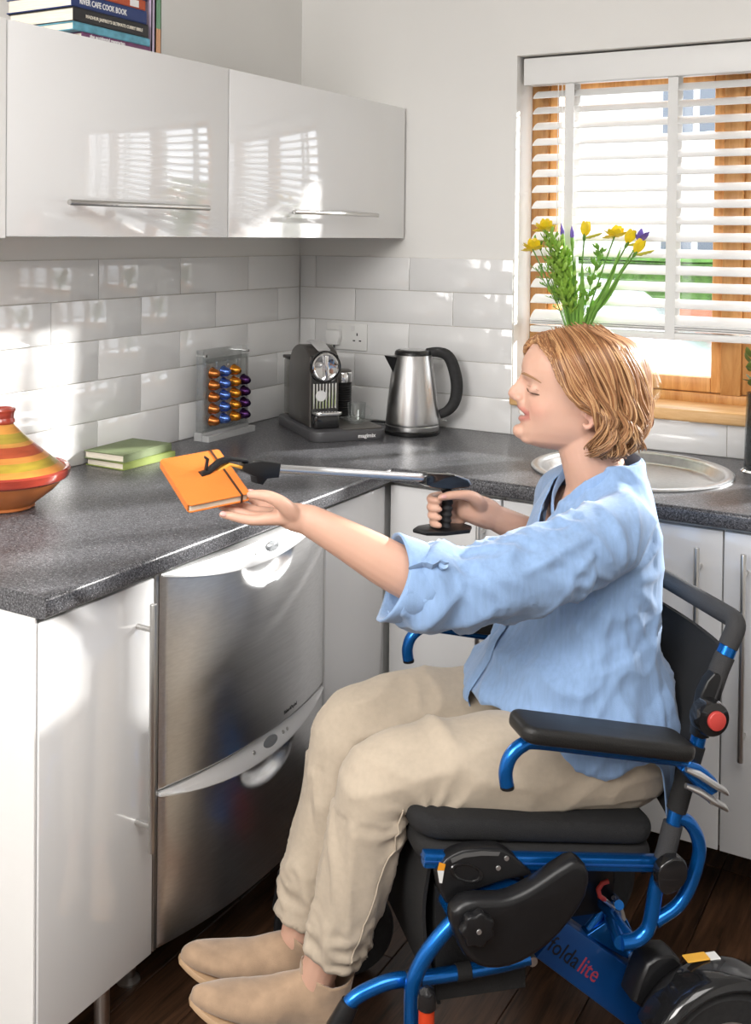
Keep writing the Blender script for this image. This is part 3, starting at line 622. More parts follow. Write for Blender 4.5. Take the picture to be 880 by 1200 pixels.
# ------------------------------------------------------------------ folding power wheelchair; local X forward, Y to its left, Z up
CHO = (1.385, -.985, 0.); CHH = R(224)
wc = thing('wheelchair', CHO, 'blue framed folding power wheelchair with black seat and armrests', 'wheelchair', CHH)
blue = mat('blue_anodised', (.006, .145, .52), .24, .75, coat=.35); M['blue'] = blue
blue_b = mat('blue_painted_box', (.006, .070, .27), .32, .3, coat=.3)
meshblk = mat('black_mesh_fabric', (.012, .012, .013), .8, bump=.8, bscale=900, detail=1); fabric = mat('black_fabric', (.013, .0125, .0125), .85, var=.15, vscale=300, bump=.3, bscale=700)
foam = mat('grey_foam', (.040, .040, .042), .85, bump=.5, bscale=600); padm = mat('armrest_pad', (.014, .0135, .013), .38, bump=.35, bscale=500)
redp = mat('red_orange_plastic', (.62, .055, .015), .4); redb = mat('red_button', (.55, .06, .05), .4); alu = mat('cast_aluminium', (.62, .62, .62), .3, .9)
XZ = Matrix(((1, 0, 0, 0), (0, 0, 1, 0), (0, 1, 0, 0), (0, 0, 0, 1)))
def plate(name, poly, y0, y1, m, par=None, bev=.006, sub=2, seg=3, label=None):
    b = B(); prism(b, spline(list(poly)+[poly[0]], sub)[:-1] if sub > 1 else poly, min(y0, y1), max(y0, y1), XZ, bev=bev, seg=seg); return part(name, b, m, par or wc, label=label)
def rod(name, pts, r, m, par=None, n=14, **k): b = B(); tube(b, pts, r, n, **k); return part(name, b, m, par or wc)
def Yp(pts, y): return [(x, y, z) for x, z in pts]
def disc(name, x, y, z, r, h, m, par=None, s=1, dome=.0):
    b = B(); lathe(b, [(0, 0), (r, 0), (r, h*.8), (r*.93, h), (r*.5, h+dome*.7), (0, h+dome)], 28, axis_mx((x, y, z), (0, s, 0), (1, 0, 0))); return part(name, b, m, par or wc)
TILT = math.atan2(.058, .43)
SX = lambda x: .503+(x-.07)*math.tan(TILT)                 # top of the cushion along X
# seat cushion (mesh topped) and its padded base
def cushion(name, x0, x1, hw, zoff, th, m, rad):
    mx = Matrix.Translation((x0, 0, SX(x0)+zoff)) @ Matrix.Rotation(-TILT, 4, 'Y'); L_ = (x1-x0)/math.cos(TILT); b = B()
    prism(b, rrect(0, L_, -hw, hw, rad), -th, 0, mx, bev=th*.42, seg=4); return part(name, b, m, wc)
cushion('seat_cushion', .062, .495, .222, -.004, .036, meshblk, .05); cushion('seat_base', .066, .488, .226, -.042, .040, fabric, .05)
# backrest sling
b = B(); rings = []; prof = [(.052, .500), (.035, .560), (.012, .640), (-.006, .700), (-.030, .765), (-.040, .795)]
for x, z in spline(prof, 4):
    row = []
    for i in range(17):
        y = -.232+.464*i/16; sag = .040*(1-(y/.232)**2); row.append(V((x-sag, y, z-(.012*(1-(y/.232)**2) if z > .79 else 0))))
    rings.append(row+[v+V((-.008, 0, 0)) for v in reversed(row)])
loft(b, rings); part('backrest', b, fabric, wc, smooth=60)
# push bar in grey foam
pts = bend([(-.046, .235, .803), (-.066, .235, .843), (-.066, -.235, .843), (-.046, -.235, .803)], .045, 7)
rod('push_bar', pts, .0165, foam, n=16)
for s in (1, -1):
    y = .235*s
    rod('back_post', Yp(spline([(.144, .319), (.115, .321), (.095, .337), (.087, .369), (.080, .412), (.063, .464), (.042, .545), (.016, .615), (0, .679), (-.018, .735), (-.038, .780), (-.048, .805)], 4), y), .0125, blue)
    rod('rear_loop', Yp(spline([(.050, .522), (.028, .513), (.013, .496), (.004, .475), (.002, .453), (.010, .421), (.024, .390), (.045, .366), (.082, .348)], 4), y), .0115, blue)
    rod('foam_sleeve', Yp([(.072, .440), (.064, .464), (.052, .510)], y), .0165, foam); rod('foam_sleeve', Yp([(.046, .532), (.030, .585), (.012, .640)], y), .0165, fabric)
    rod('foam_sleeve', Yp([(-.010, .712), (-.030, .765), (-.041, .788)], y), .0165, foam)
    rod('collar', Yp([(-.041, .789), (-.047, .802)], y), .0155, blue)
    plate('hinge_bracket', [(.022, .66), (.012, .73), (-.012, .765), (-.030, .75), (-.020, .70), (-.004, .655)], y-.006*s, y+.016*s, 'black', bev=.004)
    h = disc('folding_hub', .002, y+.012*s, .697, .030, .026, M['black_gloss'], s=s, dome=.003); disc('release_button', .0, y+.040*s, .697, .016, .006, redb, h, s=s, dome=.002)
    # armrest
    a = math.atan2(.056, .276); mx = Matrix.Translation((.046, s*.266, .669)) @ Matrix.Rotation(-a, 4, 'Y'); b = B()
    prism(b, rrect(0, .308, -.043, .043, .022), -.027, 0, mx, bev=.010, seg=4); part('armrest_pad', b, padm, wc)
    tp = spline([(.364, .622), (.366, .645), (.358, .668), (.338, .684), (.312, .686), (.20, .663), (.05, .632)], 5); tb = rod('armrest_tube', Yp(tp, s*.266), .0115, blue)
    rod('tube_end', Yp([(.3635, .6225), (.363, .617)], s*.266), .0116, M['black'], tb)
    # quick release clamp under the pad
    plate('clamp_body', [(.060, .618), (.044, .632), (.010, .612), (-.012, .585), (.004, .570), (.035, .590)], s*.246, s*.275, blue, bev=.006)
    for dz, nm in ((.009, 'clamp_lever'), (-.018, 'clamp_lever')):
        rod(nm, [(.056, s*.279, .614+dz), (.036, s*.284, .606+dz), (.010, s*.285, .588+dz), (-.012, s*.283, .574+dz), (-.020, s*.280, .566+dz)], [.006, .0085, .0085, .0075, .004], alu, flat=.7, up=(0, 1, 0))
    disc('clamp_bolt', .012, s*.284, .571, .007, .006, alu, s=s)
    # lower pivot cover and seat rail
    plate('pivot_cover', [(.096, .446), (.091, .459), (.071, .470), (.052, .467), (.043, .454), (.043, .432), (.059, .415), (.082, .410), (.094, .424)], s*.246, s*.268, 'black_gloss', bev=.004)
    b = B(); box(b, (0, -.011, -.011), (.42, .011, .011), .003, 2, Matrix.Translation((.075, s*.232, .444)) @ Matrix.Rotation(-math.atan2(.058, .43), 4, 'Y')); sr = part('seat_rail', b, blue, wc)
    b = B(); box(b, (0, -.0125, -.0022), (.42, .0125, .0022), .001, 1, Matrix.Translation((.075, s*.232, .444)) @ Matrix.Rotation(-math.atan2(.058, .43), 4, 'Y')); part('rail_groove', b, blue_b, sr)
    # recline quadrant with scale and warning sticker
    q = plate('quadrant', [(.474, .486), (.459, .505), (.432, .516), (.400, .516), (.365, .511), (.344, .497), (.324, .478), (.312, .463), (.352, .460), (.400, .451), (.437, .444), (.447, .432), (.458, .435), (.468, .455)], s*.225, s*.252, 'black', bev=.005)
    b = B(); lathe(b, [(.72, .0004), (.80, .0016), (.95, .0016), (1, .0)], 36, axis_mx((.424, s*.252, .480), (0, s, 0), (.052, 0, .019)) @ Matrix.Diagonal((.030, .015, 1, 1))); part('oval_rim', b, 'black_gloss', q)
    sb = [(.4705, .503), (.4600, .4985), (.4625, .489), (.4735, .4905)]; plate('warning_sticker', sb, s*.2522, s*.2530, mat('sticker_orange', (.75, .30, .02), .5), q, bev=0, sub=1)
    plate('warning_sticker', [(.4735, .4900), (.4625, .4885), (.4655, .4690), (.4700, .4700)], s*.2522, s*.2530, mat('sticker_white', (.75, .75, .73), .5), q, bev=0, sub=1)
    plate('scale_plate', [(.452, .5065), (.430, .5125), (.400, .5125), (.368, .5075), (.371, .5015), (.400, .5055), (.430, .5055), (.449, .4990)], s*.2522, s*.2530, mat('scale_grey', (.10, .10, .10), .5), q, bev=0, sub=1)
    for xx, zz in ((.357, .496), (.371, .482)): disc('screw', xx, s*.252, zz, .004, .002, alu, q, s=s)
    plate('link_bar', [(.437, .441), (.352, .458), (.318, .440), (.322, .425), (.372, .420), (.442, .408)], s*.214, s*.240, blue, bev=.003, sub=1)
    # big side cover and knob
    plate('side_cover', [(.459, .441), (.442, .455), (.415, .457), (.376, .453), (.345, .459), (.313, .473), (.262, .499), (.242, .495), (.228, .474), (.233, .438), (.260, .401), (.296, .368), (.343, .345), (.382, .340), (.413, .348), (.437, .368), (.452, .396), (.460, .423)], s*.252, s*.290, 'black', bev=.013, seg=4)
    kn = [(.424+(.026+.0022*math.cos(7*a_))*math.cos(a_), .420+(.026+.0022*math.cos(7*a_))*math.sin(a_)) for a_ in [2*math.pi*i/56 for i in range(56)]]
    k_ = plate('knob', kn, s*.290, s*.308, 'black', bev=.004, sub=1); disc('knob_screw', .424, s*.308, .420, .004, .002, alu, k_, s=s)
    # front leg, caster, lock
    rod('front_leg', Yp(spline([(.400, .430), (.440, .405), (.480, .366), (.500, .337), (.511, .305), (.512, .255), (.512, .19)], 5), s*.248), .0130, blue)
    rod('caster_lock', [(.498, s*.280, .19), (.498, s*.280, .296)], .0125, redp); c_ = rod('lock_cap', [(.498, s*.280, .294), (.498, s*.280, .310), (.498, s*.280, .320), (.498, s*.280, .326)], [.0150, .0150, .012, .004], M['black_gloss'])
    rod('caster_stem', [(.512, s*.248, .19), (.512, s*.248, .165)], .010, alu)
    plate('caster_fork', [(.525, .17), (.50, .17), (.475, .09), (.49, .08), (.505, .085)], s*.215, s*.221, 'black', bev=.001); plate('caster_fork', [(.525, .17), (.50, .17), (.475, .09), (.49, .08), (.505, .085)], s*.275, s*.281, 'black', bev=.001)
    b = B(); lathe(b, [(.045, -.020), (.082, -.022), (.090, -.012), (.090, .012), (.082, .022), (.045, .020)], 36, axis_mx((.488, s*.248, .090), (0, 1, 0))); w_ = part('caster_wheel', b, 'rubber', wc); disc('caster_hub', .488, s*.225, .090, .046, .046, alu, w_, s=s)
    # footrest tube with straps
    rod('footrest_tube', Yp(spline([(.300, .303), (.362, .297), (.474, .294), (.530, .297), (.565, .291), (.600, .276), (.618, .250), (.625, .22)], 5), s*.215), .0120, blue)
    for xx, zz in ((.500, .296), (.415, .2955)): rod('strap', [(xx-.012, s*.215, zz), (xx+.012, s*.215, zz)], .0138, fabric)
    rod('footrest_socket', [(.604, s*.215, .272), (.624, s*.215, .235), (.632, s*.215, .17)], [.015, .019, .021], M['black'])
    # battery beam with lettering
    plate('battery_beam', [(.258, .254), (.204, .310), (-.020, .132), (.040, .072)], s*.100, s*.150, blue_b, bev=.004, sub=1, seg=2)
    disc('bolt', .266, s*.140, .252, .009, .016, alu, s=s)
    plate('lift_bracket', [(.160, .272), (.101, .302), (.080, .290), (.066, .262), (.052, .208), (.090, .225)], s*.112, s*.138, blue, bev=.004, sub=1)
    rod('brace', [(.15, s*.125, .275), (.10, s*.125, .325), (.13, s*.20, .36)], .008, blue)
    disc('bolt', .069, s*.138, .223, .009, .008, alu, s=s); disc('bolt', .096, s*.138, .286, .006, .008, alu, s=s)
    rod('cross_strut', [(.144, s*.235, .319), (.13, s*.18, .315), (.11, s*.13, .30)], .012, blue)
    rod('brake_hook', [(.130, s*.16, .378), (.141, s*.16, .376), (.149, s*.16, .366), (.146, s*.16, .354), (.136, s*.16, .346)], .0042, redb)
    rod('brake_arm', [(.138, s*.16, .347), (.118, s*.16, .330)], .0040, alu); rod('brake_arm', [(.123, s*.165, .352), (.108, s*.165, .330), (.102, s*.165, .310)], .0040, alu)
    b = B(); box(b, (.10, s*.10-.02, .30), (.19, s*.10+.03, .42), .008); part('actuator', b, 'black', wc)
    # rear drive wheel with mudguard, release lever
    wx, wz = -.020, .128; b = B(); lathe(b, [(.07, -.028), (.108, -.030), (.122, -.020), (.128, 0), (.122, .020), (.108, .030), (.07, .028)], 48, axis_mx((wx, s*.262, wz), (0, 1, 0))); w_ = part('drive_wheel', b, 'rubber', wc)
    b = B(); lathe(b, [(0, .032), (.03, .032), (.04, .026), (.072, .022), (.072, -.022), (.04, -.026), (0, -.028)], 40, axis_mx((wx, s*.262, wz), (0, s, 0))); part('wheel_hub', b, alu, w_)
    b = B(); rings = []
    for i in range(25):
        a_ = R(25+150*i/24); c, d = math.cos(a_), math.sin(a_); ring = []
        for yy, rr in ((-.040, .128), (-.038, .140), (-.024, .146), (.0, .1475), (.024, .146), (.038, .140), (.040, .128)): ring.append(V((wx+c*rr, s*.262+yy, wz+d*rr)))
        for yy, rr in ((.037, .128), (.035, .1375), (.022, .143), (0, .1445), (-.022, .143), (-.035, .1375), (-.037, .128)): ring.append(V((wx+c*rr, s*.262+yy, wz+d*rr)))
        rings.append(ring)
    loft(b, rings); part('mudguard', b, 'black_gloss', wc, smooth=60)
    plate('motor_housing', [(.11, .20), (.085, .262), (.05, .272), (.02, .258), (.01, .19), (.04, .15)], s*.165, s*.218, 'black', bev=.010)
    rod('release_lever', [(.030, s*.205, .215), (.046, s*.205, .235), (.064, s*.205, .258)], [.010, .009, .008], redb, flat=.6)
    b = B(); box(b, (-.016, s*.236-.010, .2745), (.026, s*.236+.010, .2775), .001, 1); part('wheel_sticker', b, mat('sticker_amber', (.80, .42, .05), .5), wc)
    b = B(); box(b, (-.036, s*.236-.010, .2725), (-.016, s*.236+.010, .2755), .001, 1); part('wheel_sticker', b, mat('sticker_white2', (.75, .75, .73), .5), wc)
# print on the near beam: 'folda' in black, 'lite' in red
CW = WM[wc.name]
def beam_text(txt, x0, z0, m, width): lettering(txt, .040, CW @ V((x0, .1506, z0)), CW.to_3x3() @ V((-.224, 0, -.178)), CW.to_3x3() @ V((-.178, 0, .224)), m, beam0, width=width)
beam0 = [o for o in wc.children if o.name.startswith('battery_beam')][0]
beam_text('folda', .240, .268, mat('print_black', (.010, .012, .02), .5), .068); beam_text('lite', .184, .2235, mat('print_red', (.42, .05, .09), .5), .042)
# cross tubes, calf panel, under-seat bag, foot plate
rod('cross_tube', [(.125, -.235, .321), (.125, .235, .321)], .010, blue); rod('cross_tube', [(.44, -.245, .405), (.44, .245, .405)], .010, blue)
rod('axle_tube', [(-.020, -.235, .128), (-.020, .235, .128)], .012, M['black'])
b = B(); rings = []
for x, z in spline([(.470, .470), (.480, .40), (.475, .33), (.462, .272), (.452, .235)], 4): rings.append([V((x, -.198, z)), V((x, .198, z)), V((x-.006, .198, z)), V((x-.006, -.198, z))])
loft(b, rings); part('calf_panel', b, fabric, wc)
b = B(); rings = []
for x in (.30, .36, .42, .455): rings.append([V((x, -.190, .425)), V((x, .190, .425)), V((x, .203, .245)), V((x, -.203, .245))])
loft(b, rings); part('under_seat_bag', b, fabric, wc)
b = B(); prism(b, rrect(-.02, .215, -.205, .205, .04), -.010, .0, Matrix.Translation((.590, 0, .060)) @ Matrix.Rotation(-R(19), 4, 'Y'), bev=.004); part('foot_plate', b, 'rubber', wc)
for s in (1, -1): rod('foot_plate_arm', [(.632, s*.215, .18), (.640, s*.212, .10), (.655, s*.195, .078)], .013, M['black'])
# ------------------------------------------------------------------ seated person; coordinates in the wheelchair's frame
PM = Matrix.Translation(V(CHO)) @ Matrix.Rotation(CHH, 4, 'Z')
def seg(bm, pts, rs, n=16, flat=1., up=None, sub=4):
    q = spline([tuple(p)+(r,) for p, r in zip(pts, rs)], sub); return tube(bm, [a[:3] for a in q], [a[3] for a in q], n, flat=flat, up=up, round_ends=True)
HEAD = Matrix.Translation((.099, -.018, 1.170)) @ Matrix.Rotation(R(-23), 4, 'Z')
def table(rows, z):
    zs = [r[0] for r in rows]; return [float(np.interp(z, zs, [r[k] for r in rows])) for k in range(1, len(rows[0]))]
SK = [(-.076, .080, .030, .018), (-.069, .106, .010, .034), (-.059, .120, -.006, .045), (-.044, .1225, -.024, .0525), (-.020, .1165, -.048, .0595), (0, .114, -.068, .0645), (.02, .1125, -.084, .068), (.04, .1125, -.091, .0705),
      (.06, .116, -.093, .0725), (.078, .119, -.092, .0725), (.096, .116, -.088, .070), (.12, .100, -.076, .062), (.137, .074, -.055, .047), (.147, .045, -.03, .028), (.151, .02, -.005, .008)]
def skull(th, z, T_=SK, off=0., pw=2.1):
    fx, bx, w = table(T_, z); xc = .012 if fx > .03 else (fx+bx)/2; c, s = math.cos(th), math.sin(th)
    ax = (fx-xc if c > 0 else xc-bx)+off; p = 2/pw
    return V((xc+ax*math.copysign(abs(c)**p, c), (w+off)*math.copysign(abs(s)**p, s), z))
def build_body():
    b = B()
    zs = [-.076, -.072, -.066, -.059, -.051, -.042, -.032, -.02, -.008, .004, .016, .028, .04, .052, .064, .078, .092, .106, .12, .13, .139, .146, .150]
    loft(b, [[HEAD @ skull(2*math.pi*i/40, z) for i in range(40)] for z in zs])
    H = lambda *p: tuple(HEAD @ V(p))
    E = lambda c, r, rot=None: ell(b, (0, 0, 0), r, HEAD @ Matrix.Translation(c) @ (rot or Matrix.Identity(4)), 20)
    # nose, brow, cheeks, lips, chin, lids
    seg(b, [H(.108, 0, .070), H(.1145, 0, .058), H(.1215, 0, .045), H(.1290, 0, .034), H(.1345, 0, .026)], [.0065, .0065, .0078, .0095, .0098], 14)
    E((.1285, 0, .0195), (.0130, .0090, .0070)); E((.1175, 0, .0170), (.0130, .0105, .0120))
    for s in (1, -1):
        E((.1230, s*.0105, .0190), (.0105, .0068, .0080)); E((.0930, s*.0340, .0400), (.0135, .0155, .0112), Matrix.Rotation(R(-20*s), 4, 'Z'))
    E((.1045, 0, -.0100), (.0095, .030, .0130)); E((.1110, 0, .0430), (.0125, .0115, .026)); E((.1170, 0, .0300), (.0125, .0125, .018))
    seg(b, [H(.0930, .0365, -.0095), H(.1070, .0260, -.0060), H(.1175, .0130, -.0010), H(.1215, .0050, .0022), H(.1220, 0, .0016), H(.1215, -.0050, .0022), H(.1175, -.0130, -.0010), H(.1070, -.0260, -.0060), H(.0930, -.0365, -.0095)], [.0022, .0034, .0042, .0046, .0044, .0046, .0042, .0034, .0022], 12)
    seg(b, [H(.0930, .0360, -.0105), H(.1060, .0255, -.0160), H(.1150, .0130, -.0200), H(.1185, .0045, -.0212), H(.1188, 0, -.0212), H(.1185, -.0045, -.0212), H(.1150, -.0130, -.0200), H(.1060, -.0255, -.0160), H(.0930, -.0360, -.0105)], [.0022, .0038, .0050, .0054, .0054, .0054, .0050, .0038, .0022], 12)
    E((.1165, 0, .010), (.010, .018, .010)); E((.1180, 0, -.0450), (.0165, .020, .0150)); E((.100, 0, -.058), (.020, .026, .012))
    # ears
    for s in (1, -1):
        ear = [(.004, .0690, .020), (-.004, .0755, .0285), (-.015, .0785, .0265), (-.0195, .0780, .012), (-.016, .0750, -.004), (-.008, .0725, -.017), (.0, .0705, -.023), (.006, .0690, -.017)]
        seg(b, [H(x, s*y, z) for x, y, z in ear], [.003, .0034, .0038, .0038, .0040, .0046, .0052, .003], 10)
        E((-.008, s*.070, .004), (.011, .0045, .021)); E((.003, s*.0705, -.001), (.004, .004, .008))
    # neck, trunk
    seg(b, [H(-.004, 0, .0), H(.000, 0, -.05), H(-.012, 0, -.09), (.072, -.014, 1.02), (.085, -.015, .96)], [.050, .053, .056, .060, .064], 24)
    seg(b, [(.09, 0, .56), (.09, 0, .68), (.08, 0, .80), (.075, 0, .92), (.065, -.005, .99)], [.10, .10, .09, .08, .055], 24, flat=1.2, up=(1, 0, 0))
    seg(b, [(.07, -.12, .96), (.075, 0, .985), (.10, .12, .96)], [.035, .05, .035], 16)
    # left arm and hand under the notebook
    seg(b, [(.12, .130, .955), (.30, .190, .936), (.480, .208, .926)], [.040, .038, .038]); seg(b, [(.480, .210, .930), (.545, .196, .966), (.610, .178, 1.003), (.667, .160, 1.033)], [.040, .039, .032, .0255], 18, flat=.85)
    W_ = (.667, .160, 1.033)
    seg(b, [W_, (.690, .157, 1.038), (.706, .153, 1.042)], [.0245, .0235, .020], 16, flat=.8)
    Lf = {'i': [(.690, .160, 1.038), (.726, .158, 1.038), (.750, .153, 1.035), (.768, .146, 1.0355), (.789, .138, 1.0395), (.804, .131, 1.041)], 'm': [(.690, .150, 1.035), (.724, .140, 1.034), (.749, .130, 1.035), (.767, .120, 1.038), (.787, .109, 1.043), (.803, .100, 1.047)],
          'r': [(.690, .140, 1.034), (.720, .123, 1.036), (.743, .112, 1.039), (.759, .102, 1.043), (.776, .091, 1.049), (.788, .084, 1.053)], 'p': [(.688, .130, 1.034), (.712, .108, 1.040), (.730, .098, 1.044), (.742, .091, 1.049), (.755, .083, 1.055)],
          't': [(.690, .162, 1.040), (.703, .170, 1.054), (.717, .174, 1.067), (.735, .171, 1.0765), (.750, .161, 1.0775), (.762, .152, 1.0765)]}
    for k, pts in Lf.items(): seg(b, pts, {'i': [.014, .0115, .0090, .0086, .0076, .0058], 'm': [.014, .0115, .0090, .0086, .0076, .0058], 'r': [.014, .0110, .0088, .0082, .0072, .0056], 'p': [.013, .0100, .0078, .0072, .0056], 't': [.0150, .0140, .0118, .0098, .0088, .0064]}[k], 14)
    # right arm and hand closed round the reacher grip
    seg(b, [(.07, -.14, .96), (.045, -.210, .90), (.021, -.250, .824)], [.040, .042, .040]); seg(b, [(.021, -.250, .824), (.085, -.236, .860), (.150, -.218, .896), (.214, -.200, .929)], [.040, .038, .031, .0255], 18)
    seg(b, [(.214, -.200, .929), (.242, -.194, .942), (.268, -.196, .948)], [.0250, .0260, .022], 16, flat=1.2, up=(0, 1, 0))
    zf = (.972, .9555, .939, .9235)
    for i, z in enumerate(zf):
        fx = (.350, .350, .348, .344)[i]
        seg(b, [(.262, -.200, .955-.006*i), (.285, -.208, z-.006), (.310, -.2105, z-.001), (.332, -.2045, z), (fx-.004, -.187, z+.001), (fx-.001, -.170, z+.002), (.337, -.1575, z+.002)], [.013, .0105, .0088, .0086, .0082, .0078, .0060], 14)
    seg(b, [(.242, -.184, .950), (.258, -.166, .970), (.277, -.1560, .982), (.301, -.1500, .986), (.322, -.1480, .986), (.338, -.1490, .983)], [.017, .0145, .0115, .0095, .0088, .0064], 14)
    # legs
    for s, hip, kn, an in ((1, (.09, .10, .565), (.520, .100, .575), (.622, .050, .205)), (-1, (.09, -.10, .565), (.525, -.095, .570), (.632, -.078, .195))):
        seg(b, [hip, kn], [.07, .05]); seg(b, [kn, tuple((a*.6+c*.4) for a, c in zip(kn, an)), an], [.046, .042, .031])
        seg(b, [an, (an[0]-.004, an[1], an[2]-.05), (an[0]+.05, an[1], .140), (an[0]+.12, an[1], .158)], [.031, .027, .024, .016], 14)
    return remesh(b, .0026, 6, .5)
skin = mat('skin', (.66, .40, .30), .46, sss=.12, bump=.06, bscale=500)
nt = skin.node_tree; at = nt.nodes.new('ShaderNodeAttribute'); at.attribute_name = 'tone'; nt.links.new(at.outputs['Color'], nt.nodes['Principled BSDF'].inputs['Base Color'])
bme = build_body(); HI = HEAD.inverted()
co = np.empty(len(bme.vertices)*3); bme.vertices.foreach_get('co', co); co = co.reshape(-1, 3)
hi = np.array(HI); hl = co @ hi[:3, :3].T+hi[:3, 3]
def gs(c, r): return np.exp(-(((hl-np.array(c))/np.array(r))**2).sum(1))
nmv = np.empty(len(bme.vertices)*3); bme.vertices.foreach_get('normal', nmv); nmv = nmv.reshape(-1, 3); d = np.zeros(len(co))
for s in (1, -1):
    d += .0065*gs((.088, s*.045, .002), (.030, .030, .022))+.0040*gs((.106, s*.030, .0640), (.016, .026, .0075))+.0030*gs((.060, s*.055, -.030), (.045, .03, .018))
    d -= .0032*gs((.108, s*.0290, .0500), (.014, .014, .007))+.0030*gs((.110, s*.017, .046), (.012, .007, .012))+.0012*gs((.098, s*.036, .0265), (.012, .016, .005))
    d -= .0016*gs((.103, s*.032, -.0035), (.012, .006, .016))+.0016*gs((.126, s*.0075, .0125), (.004, .0035, .003))
    d -= .0040*gs((-.008, s*.0745, .006), (.006, .006, .012))
d -= .0022*gs((.124, 0, -.0310), (.01, .02, .0035))+.0010*gs((.117, 0, -.0100), (.012, .022, .0035))
co += nmv*d[:, None]; bme.vertices.foreach_set('co', co.ravel())
tone = np.tile(np.array([.64, .385, .285]), (len(co), 1))
def blend(m, c): global tone; m = np.clip(m, 0, 1)[:, None]; tone = tone*(1-m)+np.array(c)*m
for s in (1, -1): blend(.45*gs((.095, s*.045, .003), (.025, .02, .018)), (.66, .29, .22)); blend(.5*gs((-.008, s*.077, .004), (.02, .012, .03)), (.62, .27, .21))
blend(.35*gs((.138, 0, .022), (.012, .012, .01)), (.62, .27, .21))
lipu = np.exp(-((hl[:, 2]-(.0015-9*np.clip(hl[:, 1]**2, 0, .002)))/.0040)**2)*(hl[:, 0] > .094)*(abs(hl[:, 1]) < .033); lipl = np.exp(-((hl[:, 2]-(-.0212+7*np.clip(hl[:, 1]**2, 0, .002)))/.0048)**2)*(hl[:, 0] > .094)*(abs(hl[:, 1]) < .033)
blend(.9*np.exp(-((hl[:, 2]-(-.0095+2*np.clip(hl[:, 1]**2, 0, .002)))/.0050)**2)*(hl[:, 0] > .092)*(abs(hl[:, 1]) < .033), (.22, .06, .05)); blend(.85*lipu, (.50, .17, .14)); blend(.9*lipl, (.52, .18, .15))
nsv = np.array([noise.noise(V(p)*38) for p in co]); tone *= (1+.035*nsv)[:, None]; blend(.16*np.clip(nsv, 0, 1), (.64, .32, .24))
ca = bme.color_attributes.new('tone', 'FLOAT_COLOR', 'POINT'); ca.data.foreach_set('color', np.hstack([tone, np.ones((len(co), 1))]).astype(np.float32).ravel())
finish(bme, skin, 180); person = bpy.data.objects.new('person', bme); COL.objects.link(person); person.matrix_world = PM; person.matrix_local = PM; WM[person.name] = PM
tag(person, 'person in blue linen shirt and beige trousers seated in the wheelchair, holding a reacher', 'person')
# eyes, lashes, brows, teeth, nails
for s in (1, -1):
    b = B(); q = [HEAD @ V(p) for p in ((.0815, s*.0500, .0305), (.0885, s*.0490, .0315), (.0980, s*.0450, .0330), (.1060, s*.0370, .0365), (.1085, s*.0280, .0400))]; tube(b, q, [.0005, .0014, .0018, .0016, .0006], 8, round_ends=True); part('eyelash', b, mat('lash', (.10, .05, .03), .6), person)
    b = B(); q = [HEAD @ V(p) for p in ((.0830, s*.0555, .0545), (.0960, s*.0490, .0615), (.1060, s*.0400, .0655), (.1145, s*.0270, .0675), (.1180, s*.0180, .0660))]; tube(b, q, [.0008, .0018, .0024, .0026, .0016], 8, flat=.45, up=(0, 0, 1), round_ends=True); part('eyebrow', b, mat('brow', (.33, .175, .09), .8), person)
    b = B(); q = [HEAD @ V(p) for p in ((.0860, s*.0500, .0385), (.0950, s*.0475, .0420), (.1040, s*.0410, .0450), (.1085, s*.0310, .0465))]; tube(b, q, [.0003, .0006, .0006, .0003], 6); part('lid_crease', b, mat('crease', (.42, .22, .15), .7), person)
b = B(); q = [HEAD @ V(p) for p in ((.1025, .0300, -.0100), (.1115, .0205, -.0092), (.1185, .0100, -.0080), (.1208, 0, -.0074), (.1185, -.0100, -.0080), (.1115, -.0205, -.0092), (.1025, -.0300, -.0100))]
tube(b, q, [.0025, .0042, .0055, .0058, .0055, .0042, .0025], 10, flat=.45, up=(0, 0, 1), round_ends=True); part('teeth', b, mat('teeth', (.78, .74, .68), .25), person)
nail = mat('nail', (.72, .40, .36), .25, coat=.4)
for p, dr, up in (((.760, .1505, 1.0830), (.012, -.009, -.001), (0, .1, 1)), ((.803, .1385, 1.0440), (.015, -.007, .001), (0, 1, .5)), ((.334, -.1410, .9865), (.016, -.001, -.003), (0, 1, .3))):
    b = B(); ell(b, (0, 0, 0), (.0058, .0042, .0016), axis_mx(p, up, dr), 12); part('nail', b, nail, person)

# ------------------------------------------------------------------ garments: remeshed shells, opened at neck, cuffs and hem, with folds
def fold_noise(p, sc, st): return noise.noise(V((p[0]*sc*st[0], p[1]*sc*st[1], p[2]*sc*st[2])))
def ridge(x): return 1-2*abs(x)
def shell(me, keep, disp, snapz, m, name, thick=.0022, par=None):
    bm = bmesh.new(); bm.from_mesh(me); bm.normal_update()
    for v in bm.verts: v.co += v.normal*disp(v.co, v.normal)
    dead = [v for v in bm.verts if not keep(v.co)]; bmesh.ops.delete(bm, geom=dead, context='VERTS')
    comp = set(); best = []
    for v in bm.verts:                                   # keep the largest piece
        if v in comp: continue
        st = [v]; cur = []; comp.add(v)
        while st:
            q = st.pop(); cur.append(q)
            for e in q.link_edges:
                o = e.other_vert(q)
                if o not in comp: comp.add(o); st.append(o)
        if len(cur) > len(best): best = cur
    bs = set(best); bmesh.ops.delete(bm, geom=[v for v in bm.verts if v not in bs], context='VERTS')
    for _ in range(2):
        bd = [v for v in bm.verts if v.is_boundary]; new = {}
        for v in bd:
            nb = [e.other_vert(v) for e in v.link_edges if e.is_boundary]
            if len(nb) == 2: new[v] = v.co*.4+(nb[0].co+nb[1].co)*.3
        for v, c in new.items(): v.co = c
    o = part(name, bm, m, par or person, smooth=180); sm = o.modifiers.new('s', 'SOLIDIFY'); sm.thickness = thick; sm.offset = 1; apply_mods(o)
    return o
